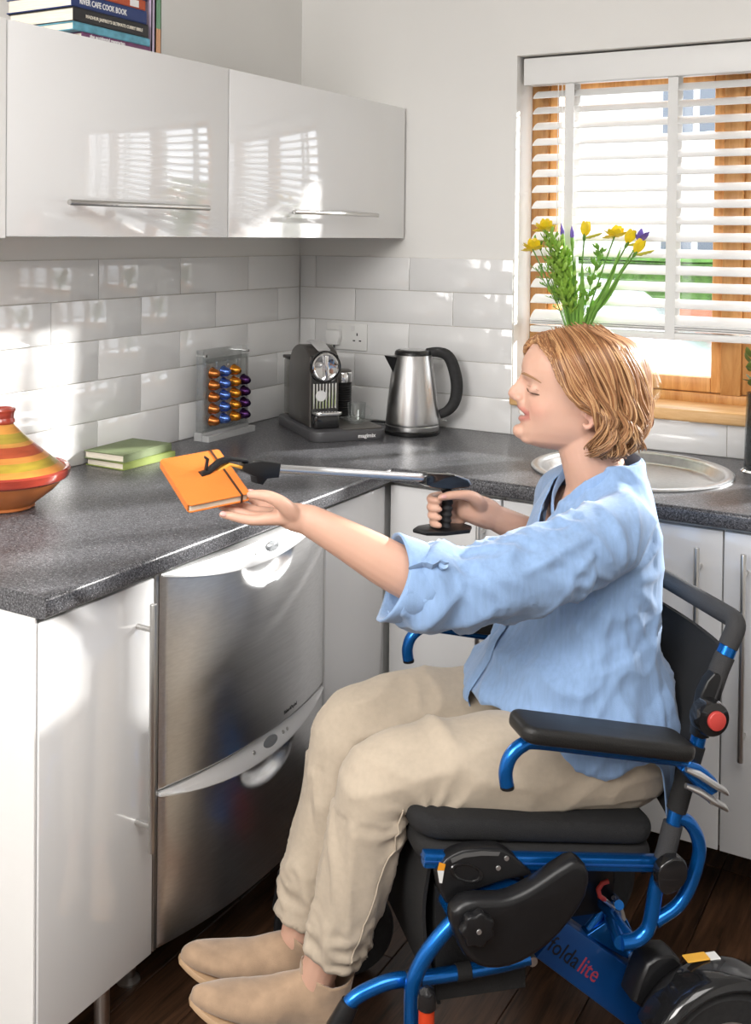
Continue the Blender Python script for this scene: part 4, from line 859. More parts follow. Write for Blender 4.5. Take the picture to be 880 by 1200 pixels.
linen = mat('blue_linen', (.245, .380, .615), .8, var=.07, vscale=130, vstretch=(1, 1, .12), bump=.35, bscale=700, sheen=.3)
def build_shirt():
    b = B(); rings = []
    T_ = [(.44, .095, .130, .205), (.50, .100, .145, .216), (.57, .122, .178, .222), (.64, .134, .186, .212), (.70, .128, .166, .188), (.76, .116, .142, .170), (.83, .104, .128, .164), (.90, .092, .114, .162), (.96, .082, .098, .154), (1.00, .074, .085, .138), (1.03, .066, .074, .112), (1.055, .058, .065, .082), (1.080, .052, .060, .068)]
    for z, cx, hd, hw in spline(T_, 3):
        rings.append([V((cx+hd*math.copysign(abs(math.cos(a))**.85, math.cos(a)), -.004+hw*math.copysign(abs(math.sin(a))**.85, math.sin(a))+.03*max(0, (z-.9))*0, z)) for a in [2*math.pi*i/48 for i in range(48)]])
    loft(b, rings)
    seg(b, [(.085, .105, .985), (.15, .145, .965), (.26, .178, .942), (.38, .200, .926), (.47, .207, .924), (.545, .200, .946), (.58, .195, .960)], [.060, .070, .070, .068, .066, .062, .060], 24)
    seg(b, [(.06, -.120, .985), (.055, -.185, .95), (.040, -.225, .885), (.024, -.252, .835), (.06, -.248, .842), (.10, -.238, .862)], [.066, .072, .066, .060, .058, .056], 24)
    return remesh(b, .0062, 7, .5)
NKX, NKY = .066, -.014
def hemz(p):
    x, y = p.x, p.y
    if y > -.03: return float(np.interp(x, [-.05, .02, .045, .060, .075, .100, .158, .253, .300, .335], [.475, .475, .50, .585, .600, .592, .572, .607, .655, .640]))
    return float(np.interp(x, [-.05, .05, .25, .335], [.475, .56, .60, .612]))
AX0, AX1 = V((.47, .208, .936)), V((.58, .195, .965)); AXD = (AX1-AX0).normalized()
RX0 = V((.024, -.252, .835)); RXD = V((.076, .014, .027)).normalized()
def shirt_keep(p):
    if p.z < .70 and p.z < hemz(p) and p.x < .42: return False
    if (p-V((.528, .198, .942))).dot(AXD) > 0 and p.x > .5: return False
    if (p-V((.085, -.240, .855))).dot(RXD) > 0 and p.y < -.17 and p.z < .93: return False
    r = math.hypot(p.x-NKX, p.y-NKY)
    if p.z > 1.045 and r < .068: return False
    if p.z > .945 and p.x > .055 and abs(p.y+.030) < .006+.52*(p.z-.945): return False
    return True
def shirt_disp(p, n):
    arm = p.x > .20 and p.z > .84 and p.y > .07
    d = .0040*fold_noise(p, 9, (1, 1, 1)); sharp = lambda x: 1-2*min(1, abs(x)*2.2)**.75
    if arm:
        u = (p-V((.15, .15, .965))).dot(V((1, .12, -.10))); a = math.atan2(p.z-(.965-.1*u), p.y-.18)
        d += .0062*sharp(noise.noise(V((u*10+a*.75, a*.9, 3.1))))*min(1, u*5+.3)+.0036*sharp(noise.noise(V((u*22-a*1.1, a*1.6, 9.7))))
        d += .0075*math.sin(u*58+a*1.7+2*noise.noise(p*9))*math.exp(-((u-.33)/.07)**2)
    else:
        a = math.atan2(p.y, p.x-.10); low = min(1., max(0., (.92-p.z)/.2))
        d += (.0075*sharp(noise.noise(V((a*1.7+p.z*5.5, p.z*5-a*1.0, 1.7))))+.0026*sharp(noise.noise(V((a*3.6-p.z*7, p.z*7, 5.2)))))*(.4+.6*low)*(1. if p.x > .02 else .6)
        # drag lines from the armpit and at the waist
        q = p-V((.12, .16, .90)); r_ = math.hypot(q.x, q.z); an = math.atan2(q.z, q.x)
        if p.y > 0: d += .0042*sharp(math.sin(an*7+1.3*noise.noise(p*9))*.5)*math.exp(-((r_-.09)/.06)**2)*(1. if p.x > .03 else .4)
        d += .0055*sharp(noise.noise(V((p.x*4+p.z*3, p.y*3, p.z*15+p.x*7))))*math.exp(-((p.z-.72)/.07)**2)
    return d-.003
sh = shell(build_shirt(), shirt_keep, shirt_disp, None, linen, 'shirt')
from mathutils.bvhtree import BVHTree
def bvh(o): return BVHTree.FromPolygons([v.co.copy() for v in o.data.vertices], [tuple(f.vertices) for f in o.data.polygons])
sb_ = bvh(sh)
def snapped(tree, pts, off=.001, sub=6):
    out = []
    for q in spline(pts, sub):
        l, n, i, d = tree.find_nearest(V(q)); out.append(l+(V(q)-l).normalized()*off if (V(q)-l).length > 1e-4 else l+n*off)
    return out
# rolled cuff, tab and button on the near sleeve
b = B(); rings = []
xu = V((0, 0, 1)); xu = (xu-AXD*xu.dot(AXD)).normalized(); xv = AXD.cross(xu)
for t, r, r2 in ((-.040, .0635, 0), (-.034, .0670, 0), (-.018, .0680, 0), (0, .0690, 0), (.012, .0705, 0), (.017, .0685, 0), (.012, .0650, 0), (-.03, .0615, 0)):
    c = V((.522, .2010, .9385))+AXD*t; ring = []
    for i in range(40):
        a = 2*math.pi*i/40; w = 1+.05*noise.noise(V((math.cos(a)*1.6, math.sin(a)*1.6, t*22)))+.035*math.sin(3*a+1+t*30); ring.append(c+(xu*math.cos(a)*1.02+xv*math.sin(a)*.92)*(r*w)+AXD*(.010*math.sin(2*a+.8)))
    rings.append(ring)
loft(b, rings+[rings[0]], caps=False); part('cuff', b, linen, person, smooth=180)
b = B(); tube(b, snapped(sb_, [(.535, .285, 1.000), (.510, .285, 1.003), (.475, .285, .999), (.462, .285, .996)], .003), .010, 8, flat=.18, up=(0, 0, 1)); part('sleeve_tab', b, linen, person)
l, n, i_, d_ = sb_.find_nearest(V((.470, .29, .998))); b = B(); lathe(b, [(0, .004), (.003, .0036), (.0075, .005), (.0085, .003), (.0085, 0)], 20, axis_mx(l+n*.003, V((0, 1, .5)))); part('button', b, mat('shirt_button', (.30, .45, .68), .35), person)
# band collar and front placket
b = B(); rings = []; cp = spline([(.150, -.034, .952, .006), (.156, .004, .985, .009), (.140, .036, 1.024, .012), (.098, .056, 1.052, .015), (.050, .057, 1.060, .017), (.014, .038, 1.066, .018), (.003, -.012, 1.068, .018), (.014, -.062, 1.066, .018), (.055, -.086, 1.058, .017), (.105, -.080, 1.040, .014), (.140, -.062, 1.00, .010), (.150, -.036, .955, .006)], 5)
for x, y, z, h in cp:
    o_ = V((x-NKX, y-NKY, 0)).normalized(); c = V((x, y, z)); rings.append([c-o_*.002+V((0, 0, -h*.6)), c+o_*.004+V((0, 0, -h)), c+o_*.003+V((0, 0, h*.5)), c+o_*.001+V((0, 0, h)), c-o_*.001+V((0, 0, h*.8))])
loft(b, rings); part('collar', b, linen, person, smooth=60)
b = B(); tube(b, snapped(sb_, [(.23, -.025, .84), (.26, -.025, .80), (.28, -.015, .76), (.29, -.005, .725), (.305, -.02, .69), (.33, -.03, .65), (.335, -.03, .63)], .004), .012, 8, flat=.22, up=(0, 1, 0)); part('placket', b, linen, person)

chino = mat('beige_cotton', (.50, .420, .325), .85, var=.04, vscale=90, bump=.2, bscale=900, sheen=.15)
def build_trousers():
    b = B(); seg(b, [(.085, -.080, .575), (.085, .080, .575)], [.100, .100], 24)
    for s, hip, kn, an in ((1, (.08, .098, .565), (.520, .100, .575), (.596, .058, .250)), (-1, (.08, -.098, .565), (.525, -.095, .570), (.620, -.082, .225))):
        seg(b, [hip, (.25, s*.106, .572), (.40, s*.105, .580), (.495, kn[1], .580), (kn[0]+.012, kn[1], .555)], [.090, .088, .081, .073, .064], 24)
        m1 = tuple(kn[i]*.72+an[i]*.28 for i in range(3)); m2 = tuple(kn[i]*.35+an[i]*.65 for i in range(3)); ext = tuple(an[i]+(an[i]-kn[i])*.15 for i in range(3))
        seg(b, [(kn[0]+.004, kn[1], kn[2]-.01), m1, m2, an, ext], [.067, .068, .060, .053, .050], 24)
    return remesh(b, .0062, 6, .5)
def tr_keep(p):
    if p.z > .45: return True
    k, a = (V((.520, .100, .575)), V((.596, .058, .250))) if p.y > -.012 else (V((.525, -.095, .570)), V((.620, -.082, .225)))
    return (p-a).dot((a-k).normalized()) < 0
def tr_disp(p, n):
    s = 1 if p.y > -.005 else -1; d = .0025*fold_noise(p, 8, (1, 1, 1)); kb = V((.462, s*.10, .520)); r = (p-kb).length; sharp = lambda x: 1-2*min(1, abs(x)*2.2)**.75
    ang = math.atan2(p.z-kb.z, p.x-kb.x); d += .0085*math.exp(-(r/.085)**2)*sharp(math.sin(ang*4.5+s+1.6*noise.noise(p*14))*.5)
    if p.z < .52:
        a = math.atan2(p.y-s*.07, p.x-.57); d += .0046*sharp(noise.noise(V((p.z*6+a*.4, a*1.5, s*2.))))+.0050*math.exp(-((p.z-.29)/.045)**2)*sharp(noise.noise(V((p.z*26+a*.6, a*1.4, 4.))))
        d -= .0035*math.exp(-((p.z-.262)/.006)**2)
    else: d += .0050*sharp(noise.noise(V((p.x*8+p.z*9, p.y*4, p.z*10-p.x*5))))*min(1, .3+max(0, (p.z-.50)*8))
    return d-.001
tr = shell(build_trousers(), tr_keep, tr_disp, None, chino, 'trousers'); tb_ = bvh(tr)
for pts in ([(.500, .18, .545), (.520, .16, .455), (.550, .14, .366), (.572, .13, .290), (.580, .125, .262)],):
    b = B(); tube(b, snapped(tb_, pts, .0), .0015, 6); part('seam', b, chino, person)
b = None

suede = mat('tan_suede', (.40, .275, .180), .95, var=.16, vscale=28, bump=.25, bscale=600, sheen=.4); solem = mat('tan_sole', (.50, .335, .20), .6)
def shoe(cy, cxo, dz):
    """ankle boot, toe tipped up on the foot plate"""
    tilt = R(19); mx = Matrix.Translation((.590+cxo, cy, .083+dz)) @ Matrix.Rotation(-tilt, 4, 'Y'); b = B(); rings = []
    # stations along the foot: x, half width, height, toe spring
    for x, w, h, z0, yo in spline([(-.012, .012, .040, .006, 0), (.0, .028, .070, .0, 0), (.03, .034, .095, 0, 0), (.07, .035, .100, 0, 0), (.11, .037, .080, 0, -.002), (.15, .040, .058, .0, -.004), (.19, .041, .045, .001, -.004), (.228, .034, .036, .004, -.002), (.255, .020, .028, .007, 0), (.270, .006, .018, .011, .001)], 4):
        ring = []
        for i in range(28):
            a = 2*math.pi*i/28; c, s = math.cos(a), math.sin(a); yy = w*math.copysign(abs(c)**.8, c)*(1-.28*max(0, s)); zz = h*(.5+.5*math.copysign(abs(s)**.75, s)) if s > -2 else 0; ring.append(mx @ V((x, yy+yo, .012+z0+zz)))
        rings.append(ring)
    loft(b, rings)
    for r_ in (0,):
        top = [mx @ V(p) for p in ((.036, 0, .06), (.048, 0, .10), (.058, 0, .140))]; seg(b, top, [.038, .044, .047], 24, flat=.90, up=tuple(mx.to_3x3() @ V((1, 0, 0))))
    me = remesh(b, .0042, 4, .5); mi = mx.inverted()
    def keep(p): q = mi @ p; return q.z < .128-.10*(q.x-.05)-.55*max(0, abs(q.y)-.015)
    o = shell(me, keep, lambda p, n: .0022*noise.noise(p*22)+.0018*ridge(noise.noise(V((p.x*16, p.y*10, p.z*30))))*(1 if (mi @ p).x > .05 else .4)-.001, None, suede, 'shoe', .003)
    b = B(); out = []
    prof = [(-.014, .010), (-.008, .024), (.012, .033), (.05, .036), (.10, .037), (.15, .043), (.19, .0435), (.228, .0365), (.255, .0225), (.272, .008)]
    sp_ = spline(prof, 4); poly = [(x, w-.002) for x, w in sp_]+[(x, -w-.002) for x, w in reversed(sp_)]
    t = bmesh.new(); prism(t, poly, 0, .011, None, .002, 2)
    for v in t.verts: v.co.z += .001+.010*max(0, (v.co.x-.19)/.07)**2; v.co = mx @ v.co
    part('sole', t, solem, o)
    b = B(); prism(b, [(-.010, -.026), (.06, -.034), (.06, .034), (-.010, .026)], -.022, .001, mx, bev=.002); part('heel', b, solem, o)
    b = B(); cc = mx @ V((.036, 0, .117)); ux = (mx.to_3x3() @ V((1, 0, -.16))).normalized(); uy = V((0, 1, 0)); up_ = ux.cross(uy)
    b.free(); return o
shoe(.046, 0, .004); shoe(-.080, .006, -.006)

# ------------------------------------------------------------------ hair: wavy bob made of locks over a fitted cap
HT = [(-.085, .02, -.070, .070), (-.070, .03, -.092, .080), (-.045, .05, -.108, .087), (-.02, .06, -.116, .090), (.01, .08, -.120, .0905), (.04, .10, -.120, .090), (.07, .112, -.116, .088), (.10, .118, -.106, .0825), (.125, .104, -.088, .070), (.142, .078, -.064, .053), (.154, .045, -.035, .032), (.160, .02, -.01, .010)]
def hsurf(x, z, side, off=0.):
    fx, bx, w = table(HT, max(-.085, min(.160, z))); xc = 0.; a = (fx-xc) if x > xc else (xc-bx); t = min(.995, abs(x-xc)/max(a, .01)); return side*((w)*(1-t**2.1)**.5+off)
def hair_mat():
    m = mat('hair', (.40, .20, .08), .38, spec=.6); nt = m.node_tree; at = nt.nodes.new('ShaderNodeAttribute'); at.attribute_name = 'strand'; nt.links.new(at.outputs['Color'], nt.nodes['Principled BSDF'].inputs['Base Color'])
    n = nt.nodes.new('ShaderNodeTexNoise'); n.inputs['Scale'].default_value = 900; bp = nt.nodes.new('ShaderNodeBump'); bp.inputs['Strength'].default_value = .25; bp.inputs['Distance'].default_value = .0006
    tc = nt.nodes.new('ShaderNodeTexCoord'); mp = nt.nodes.new('ShaderNodeMapping'); mp.inputs['Scale'].default_value = (1, 1, .12); nt.links.new(tc.outputs['Object'], mp.inputs[0]); nt.links.new(mp.outputs[0], n.inputs['Vector']); nt.links.new(n.outputs['Fac'], bp.inputs['Height']); nt.links.new(bp.outputs[0], nt.nodes['Principled BSDF'].inputs['Normal']); return m
hb = bmesh.new(); cl = hb.verts.layers.float_color.new('strand'); hr = random.Random(11)
def strand_color():
    c0, c1, c2 = V((.17, .070, .028)), V((.36, .165, .070)), V((.62, .37, .18)); t = hr.random()**1.1
    return c0.lerp(c1, min(1, t*1.6)) if t < .62 else c1.lerp(c2, (t-.62)/.38)
def lock(pts, r0, flat=.5, up=None):
    n0 = len(hb.verts); k = len(pts); rs = [r0*min(1, .45+3*i/k)*(1-.85*max(0, (i/k-.72)/.28)**1.5) for i in range(k)]
    tube(hb, pts, rs, 6, flat=flat, up=up); hb.verts.ensure_lookup_table(); c = strand_color(); tip = V((.62, .40, .21)); tip_w = hr.uniform(.1, .55)
    for j in range(n0, len(hb.verts)):
        f = min(1, (j-n0)/6/k); q = c.lerp(tip, tip_w*max(0, f-.35)); hb.verts[j][cl] = (*q, 1)
CT = [[(.088, .134), (.066, .108), (.056, .080), (.044, .050), (.016, .028), (-.020, .008), (-.032, -.030), (-.020, -.062)],
      [(.052, .150), (.036, .125), (.014, .085), (-.008, .045), (-.026, .008), (-.034, -.020), (-.030, -.048), (-.022, -.074)],
      [(.006, .158), (-.025, .135), (-.050, .092), (-.064, .046), (-.070, .008), (-.072, -.022), (-.066, -.050), (-.058, -.078)],
      [(-.030, .154), (-.072, .122), (-.102, .076), (-.113, .036), (-.116, .002), (-.112, -.024), (-.102, -.046), (-.086, -.066)]]
def pathu(u):
    i = min(2, int(u*3)); f = u*3-i; return [tuple(np.array(a)*(1-f)+np.array(b_)*f) for a, b_ in zip(CT[i], CT[i+1])]
def side_lock(u, side, depth):
    ph = hr.uniform(0, .7)+int(u*11)*2.3+side; am = hr.uniform(.75, 1.15); cut = hr.uniform(.88, 1.06); sp_ = spline(pathu(u), 5); out = []; K = len(sp_); dx = hr.gauss(0, .003); dz = hr.gauss(0, .003)
    for i, (x, z) in enumerate(sp_):
        t = i/(K-1); wv = am*(.0012+.0270*max(0, t-.28)**1.1)*math.sin(ph+t*11.5); x2 = x+dx*t+wv; z2 = z+dz-(.005*(cut-1)*10*t if t > .6 else 0); y0 = .016*(1-t)**6
        y = hsurf(x2, z2, side, depth)+am*.024*max(0, t-.38)*math.cos(ph*1.1+t*11.5)*side
        if t < .18: y = y*(t/.18)+(.020*1+side*.002)*(1-t/.18)
        out.append(HEAD @ V((x2, y, z2+depth*.4*(1-t))))
    lock(out, hr.uniform(.0018, .0040), up=tuple(HEAD.to_3x3() @ V((0, side, 0))))
for i in range(620): side_lock(hr.random()**.9, 1, hr.uniform(-.007, .004))
for i in range(220): side_lock(hr.random(), -1, hr.uniform(-.006, .003))
for i in range(220):                                     # back of the head
    f = hr.uniform(-1, 1); ph = f*4+hr.uniform(0, 1.5); out = []
    for j in range(26):
        t = j/25; z = .158-.228*t**1.05-.004*(t > .9)*hr.random(); fx, bx, w = table(HT, max(-.085, z)); th = f*1.05+.10*math.sin(ph+t*11)*max(0, t-.4); out.append(HEAD @ V((bx*math.cos(th)*(1 if t > .1 else t/.1)+.004*math.sin(ph+t*12)*t, w*math.sin(th)*.96+.012*(1-t)**4, z)))
    lock(out, hr.uniform(.0022, .0045), up=tuple(HEAD.to_3x3() @ V((-1, 0, 0))))
for i in range(110):                                      # fringe swept across the forehead
    f = hr.random(); a = [(.040+.045*f, .022, .152-.016*f), (.080+.018*f, .010-.01*f, .142-.018*f), (.103+.008*f, -.012, .126-.012*f), (.111, -.030, .106-.010*f), (.102, -.050, .080-.006*f), (.088, -.064, .058)]
    q = [HEAD @ V((x+hr.gauss(0, .0012), y, z+hr.gauss(0, .0012))) for x, y, z in spline(a, 5)]; lock(q, hr.uniform(.002, .0036), up=tuple(HEAD.to_3x3() @ V((1, 0, .6))))
for i in range(90):                                      # short pieces over the near temple
    f = hr.random(); a = [(.094-.02*f, .022, .138+.006*f), (.088-.02*f, .046, .124), (.070-.012*f, .064, .104), (.060-.01*f, .074, .082), (.048-.01*f, .081, .056), (.024, .086, .036), (-.004, .090, .022)]
    q = [HEAD @ V((x+hr.gauss(0, .001), y+hr.uniform(-.003, .001), z+hr.gauss(0, .001))) for x, y, z in spline(a, 5)]; lock(q, hr.uniform(.0016, .003), up=tuple(HEAD.to_3x3() @ V((0, 1, 0))))
# scalp cap beneath the locks
cap = []; NT = 64
xm = lambda z, y: float(np.interp(z, [-.085, -.06, -.045, 0, .018, .026, .049, .081, .108, .118, .2], [-.03, -.010, -.008, -.022, -.012, .010, .038, .050, .062, .120, .2]))+(.02 if y < 0 else 0)
n0 = len(hb.verts); zz_ = [-.070+.229*i/44 for i in range(45)]; grid = []
for z in zz_:
    fx, bx, w = table(HT, z); row = []
    for i in range(NT):
        a = 2*math.pi*i/NT; c, s = math.cos(a), math.sin(a); x = (fx if c > 0 else -bx)*c*.945; y = w*s*.945; v = hb.verts.new(HEAD @ V((x, y, z-.003))); v[cl] = (.22, .10, .04, 1); row.append((v, x, y, z))
    grid.append(row)
for r0, r1 in zip(grid, grid[1:]):
    for i in range(NT):
        qs = (r0[i], r0[(i+1) % NT], r1[(i+1) % NT], r1[i])
        if all(x <= xm(z, y) for _, x, y, z in qs): hb.faces.new([q[0] for q in qs])
hb.faces.new([q[0] for q in grid[-1]]); bmesh.ops.delete(hb, geom=[v for v in hb.verts if not v.link_faces], context='VERTS')
hair = part('hair', hb, hair_mat(), person, smooth=180); hair['kind'] = 'stuff'

# ------------------------------------------------------------------ orange notebook held over the worktop
nb = thing('notebook', CW @ V((.82, .07, 1.06)), 'orange notebook with elastic band lying on the seated person\'s palm', 'notebook')
o0 = CW @ V((.860, .150, 1.0500)); ex = (CW @ V((.758, .125, 1.0600)))-o0; ey = (CW @ V((.882, .020, 1.1000)))-o0; ex.normalize(); ey = (ey-ex*ey.dot(ex)).normalized(); ez = ex.cross(ey)
if ez.z < 0: ez = -ez
NB = Matrix((ex, ey, ez)).transposed().to_4x4(); NB.translation = o0
orange = mat('orange_leatherette', (.72, .205, .035), .5, var=.04, bump=.25, bscale=500)
def nbp(name, bm, m, par=nb): bm.transform(NB); return part(name, bm, m, par, world=True)
b = B(); prism(b, rrect(.002, .1025, .003, .139, .004), .0015, .0125); nbp('pages', b, 'paper')
b = B(); prism(b, rrect(0, .106, 0, .142, .006), .0125, .0142, bev=.0005); fc = nbp('front_cover', b, orange)
b = B(); prism(b, rrect(0, .106, 0, .142, .006), 0, .0015, bev=.0005); nbp('back_cover', b, orange)
b = B(); box(b, (-.001, .004, .0005), (.0012, .138, .0138), .0005, 1); nbp('spine', b, orange)
b = B(); box(b, (.0885, -.0008, -.0008), (.0925, .1428, .0150)); bmesh.ops.delete(b, geom=[f for f in b.faces if abs(f.normal.x) > .9], context='FACES_ONLY'); nbp('elastic_band', b, mat('band_brown', (.06, .025, .012), .7))

# ------------------------------------------------------------------ reacher
rg = thing('reacher_grabber', CW @ V((.55, -.06, 1.05)), 'black and silver pick-up reacher resting on the orange notebook', 'reacher')
def rp(name, bm, m, par=rg): bm.transform(CW); return part(name, bm, m, par, world=True)
A0, A1 = V((.696, .012, 1.0865)), V((.372, -.132, 1.0265)); AD = (A1-A0).normalized(); AU = V((0, 0, 1)); AU = (AU-AD*AU.dot(AD)).normalized(); AS = AD.cross(AU)
RM = Matrix((AD, AS, AU)).transposed().to_4x4(); RM.translation = A0     # x along the shaft to the handle
Lh = (A1-A0).length
def rx(name, bm, m, par=rg): bm.transform(RM); return rp(name, bm, m, par)
b = B(); tube(b, [(-.01, 0, 0), (Lh+.01, 0, 0)], .0078, 16); rx('shaft', b, mat('aluminium_tube', (.70, .71, .73), .25, .9))
RXZ = XZ
def rpl(name, poly, y0, y1, m, bev=.002, sub=1, par=rg): b = B(); prism(b, spline(list(poly)+[poly[0]], sub)[:-1] if sub > 1 else poly, y0, y1, XZ, bev=bev, seg=2); return rx(name, b, m, par)
rpl('claw_head', [(.004, .011), (-.038, .013), (-.072, .006), (-.072, -.007), (-.044, -.015), (-.040, -.026), (-.028, -.028), (-.020, -.017), (.004, -.014)], -.0105, .0105, M['black'])
rpl('upper_jaw', [(-.060, .008), (-.098, .009), (-.116, .001), (-.136, -.017), (-.150, -.020), (-.150, -.013), (-.138, -.009), (-.118, .009), (-.100, .016), (-.064, .014)], -.008, .008, M['black'])
rpl('lower_jaw', [(-.058, -.006), (-.096, .000), (-.112, -.010), (-.134, -.029), (-.152, -.030), (-.150, -.024), (-.136, -.022), (-.114, -.003), (-.098, .006), (-.062, .000)], -.006, .006, mat('amber_grip', (.75, .36, .05), .5))
rpl('thumb_hook', [(-.138, -.010), (-.138, .010), (-.146, .014), (-.146, .010), (-.142, .007), (-.142, -.010)], -.003, .003, M['black'], .0008)
b = B(); lathe(b, [(0, 0), (.0028, 0), (.0028, .001), (0, .0014)], 12, axis_mx((-.032, -.0105, -.020), (0, -1, 0))); rx('rivet', b, alu)
rpl('handle_body', [(Lh-.012, .0105), (Lh+.050, .0115), (Lh+.085, .008), (Lh+.106, -.001), (Lh+.108, -.010), (Lh+.092, -.016), (Lh+.030, -.018), (Lh-.010, -.0125)], -.0125, .0125, M['black_gloss'], .004, 2)
rpl('handle_trim', [(Lh+.062, .0112), (Lh+.100, .004), (Lh+.111, -.007), (Lh+.108, -.0075), (Lh+.098, .001), (Lh+.062, .0085)], -.0132, .0132, alu, .0008)
gx = V((.312, -.179, .990)); ge = V((.318, -.179, .918))
b = B(); gp = []
for i in range(31):
    t = i/30; p_ = gx.lerp(ge, t); gp.append((p_, .0120+.0012*math.cos(t*2*math.pi*6)))
tube(b, [p_ for p_, _ in gp], [r for _, r in gp], 16, flat=.9); rp('grip', b, 'rubber')
b = B(); prism(b, [(.368, -.200), (.385, -.178), (.366, -.150), (.330, -.142), (.275, -.152), (.262, -.178), (.272, -.203), (.330, -.212)], .908, .917, None, bev=.003); rp('trigger_guard', b, M['black'])
b = B(); tube(b, [(.318, -.179, .996), (.312, -.179, .985)], .011, 12); rp('grip_neck', b, M['black'])
# ------------------------------------------------------------------ window sill and right edge
def vase_mesh(bm, r0, r1, h, th=.003, n=36, mid=None):
    out = [(0, 0), (r0*.95, 0), (r0, .004)]+([(mid, h*.45)] if mid else [])+[(r1, h)]; inn = [(r1-th, h)]+([(mid-th, h*.45)] if mid else [])+[(r0-th, .012), (0, .010)]
    o2 = spline(out[2:], 6) if mid else out[2:]; i2 = spline(inn[:-1], 6) if mid else inn[:-1]
    return lathe(bm, out[:2]+o2+i2+[inn[-1]], n)
VX, VY, VZ = .930, .014, 1.0335
vs = thing('flower_vase', (VX, VY, VZ), 'clear glass vase holding the yellow and purple bouquet on the sill', 'vase')
b = B(); vase_mesh(b, .036, .048, .198); part('glass', b, 'clearglass', vs, smooth=50)
b = B(); lathe(b, [(0, .0115), (.0315, .0115), (.036, .085), (0, .085)], 28); part('water', b, mat_glass('water', (.96, .975, .96), .06), vs)
jr = thing('glass_jar', (1.128, .022, VZ), 'round clear glass jar on the sill behind the person\'s head', 'jar')
b = B(); vase_mesh(b, .030, .032, .095, mid=.048); part('glass', b, 'clearglass', jr, smooth=50)
green = mat('stem_green', (.10, .24, .03), .5, var=.2, vscale=60); leafm = mat('leaf_green', (.17, .36, .05), .45, var=.25, vscale=40); sprig = mat('sprig_green', (.27, .46, .06), .5, var=.2, vscale=60)
yel = mat('petal_yellow', (.92, .68, .02), .5, var=.10, vscale=60); pur = mat('petal_purple', (.18, .12, .48), .5, var=.25, vscale=60); fr_ = random.Random(5)
def petal(bm, c, d, L_, w, curl=.3):
    """curved petal of a few quads with thickness"""
    d = V(d).normalized(); s = d.cross(V((.13, .31, .94))).normalized(); n = s.cross(d); rows = []
    for i in range(5):
        t = i/4; ww = w*math.sin(math.pi*min(.97, .12+t*.82)); p_ = V(c)+d*(L_*t)+n*(curl*L_*t*t); rows.append([p_-s*ww, p_-n*.15*ww, p_+s*ww])
    a = [r+[q+n*.0006 for q in reversed(r)] for r in rows]; loft(bm, a)
def leafblade(bm, pts, w):
    P_ = [V(p) for p in spline(pts, 5)]; T_, U_ = frames(P_, (0, 1, 0)); rg_ = []
    for i, (p_, t, u) in enumerate(zip(P_, T_, U_)):
        f = i/(len(P_)-1); ww = w*max(.04, math.sin(math.pi*min(1, .25+.75*f))**.8); s_ = t.cross(u); rg_.append([p_-s_*ww, p_+u*ww*.25, p_+s_*ww, p_+u*ww*.25+u*.0008])
    loft(bm, rg_)
base = V((VX, VY, VZ+.02)); SH = V((.018, -.056, 0))
def stem_pts(tip, k=.25):
    tip = V(tip)+SH; rim = V((VX+(tip.x-VX)*.22, VY+(tip.y-VY)*.22, VZ+.198)); return [tuple(base+V((fr_.uniform(-.012, .012), fr_.uniform(-.012, .012), 0))), tuple(rim), tuple(rim.lerp(tip, .55)+V((0, 0, .01))), tuple(tip)]
def flower(kind, tip, label):
    t = thing(kind+'_flower', base, label, 'flower', group=kind+' flowers in the vase'); sp = stem_pts(tip); b = B(); tube(b, spline(sp, 6), .0022, 8); part('stem', b, green, t, world=True)
    d = (V(sp[-1])-V(sp[-2])).normalized(); tip = V(tip)+SH; b = B()
    if kind == 'yellow':
        for k in range(14): a = k*2.4; petal(b, tip, d*(.15+.35*(k % 3))+V((math.cos(a), math.sin(a)*.8, .5*math.sin(a*1.7)))*.9, .033, .0135, .22)
        part('petals', b, yel, t, world=True, smooth=60); b = B(); ell(b, tip+d*.006, (.006, .006, .007)); part('centre', b, mat('stamen', (.80, .42, .02), .6), t, world=True)
    elif kind == 'freesia':
        for k in range(6): a = k*1.05; petal(b, tip, d*1.5+V((math.cos(a), math.sin(a), 0))*.45, .042, .012, .15)
        part('petals', b, yel, t, world=True, smooth=60); b = B(); ell(b, (0, 0, 0), (.005, .005, .012), axis_mx(tip-d*.004, d)); part('calyx', b, green, t, world=True)
        for k in range(3): b = B(); q = tip+V((.016+.012*k, 0, -.004+.004*k)); tube(b, [tip-d*.006, q, q+V((.010, 0, .004))], [.0015, .0042, .0015], 8, round_ends=True); part('bud', b, mat('bud', (.48, .45, .05), .5), t, world=True)
    elif kind == 'iris':
        for k in range(6): a = k*1.05; petal(b, tip, d*.9+V((math.cos(a), math.sin(a)*.8, .1))*(.5+.5*(k % 2)), .040, .010, .12)
        part('petals', b, pur, t, world=True, smooth=60); b = B(); tube(b, [tip-d*.03, tip], [.004, .006], 8, round_ends=True); part('sheath', b, leafm, t, world=True)
    else:
        b.free(); b = B(); tube(b, [tip-d*.006, tip+d*.008, tip+d*.022, tip+d*.036], [.003, .0062, .0050, .0008], 10, round_ends=True); part('bud', b, pur, t, world=True)
        b = B(); tube(b, [tip-d*.035, tip-d*.012, tip+d*.006], [.003, .0058, .005], 8, round_ends=True); part('sheath', b, leafm, t, world=True)
    return t
flower('yellow', (.820, .055, 1.515), 'ruffled yellow flower higher of the two at the left of the bouquet')
flower('yellow', (.790, .040, 1.458), 'ruffled yellow flower lowest at the left edge of the bouquet')
flower('yellow', (1.028, .045, 1.498), 'ruffled yellow flower at the top right of the bouquet')
flower('freesia', (.940, .050, 1.498), 'small yellow freesia in the middle of the bouquet')
flower('freesia', (1.062, .052, 1.478), 'yellow freesia beside the open purple iris')
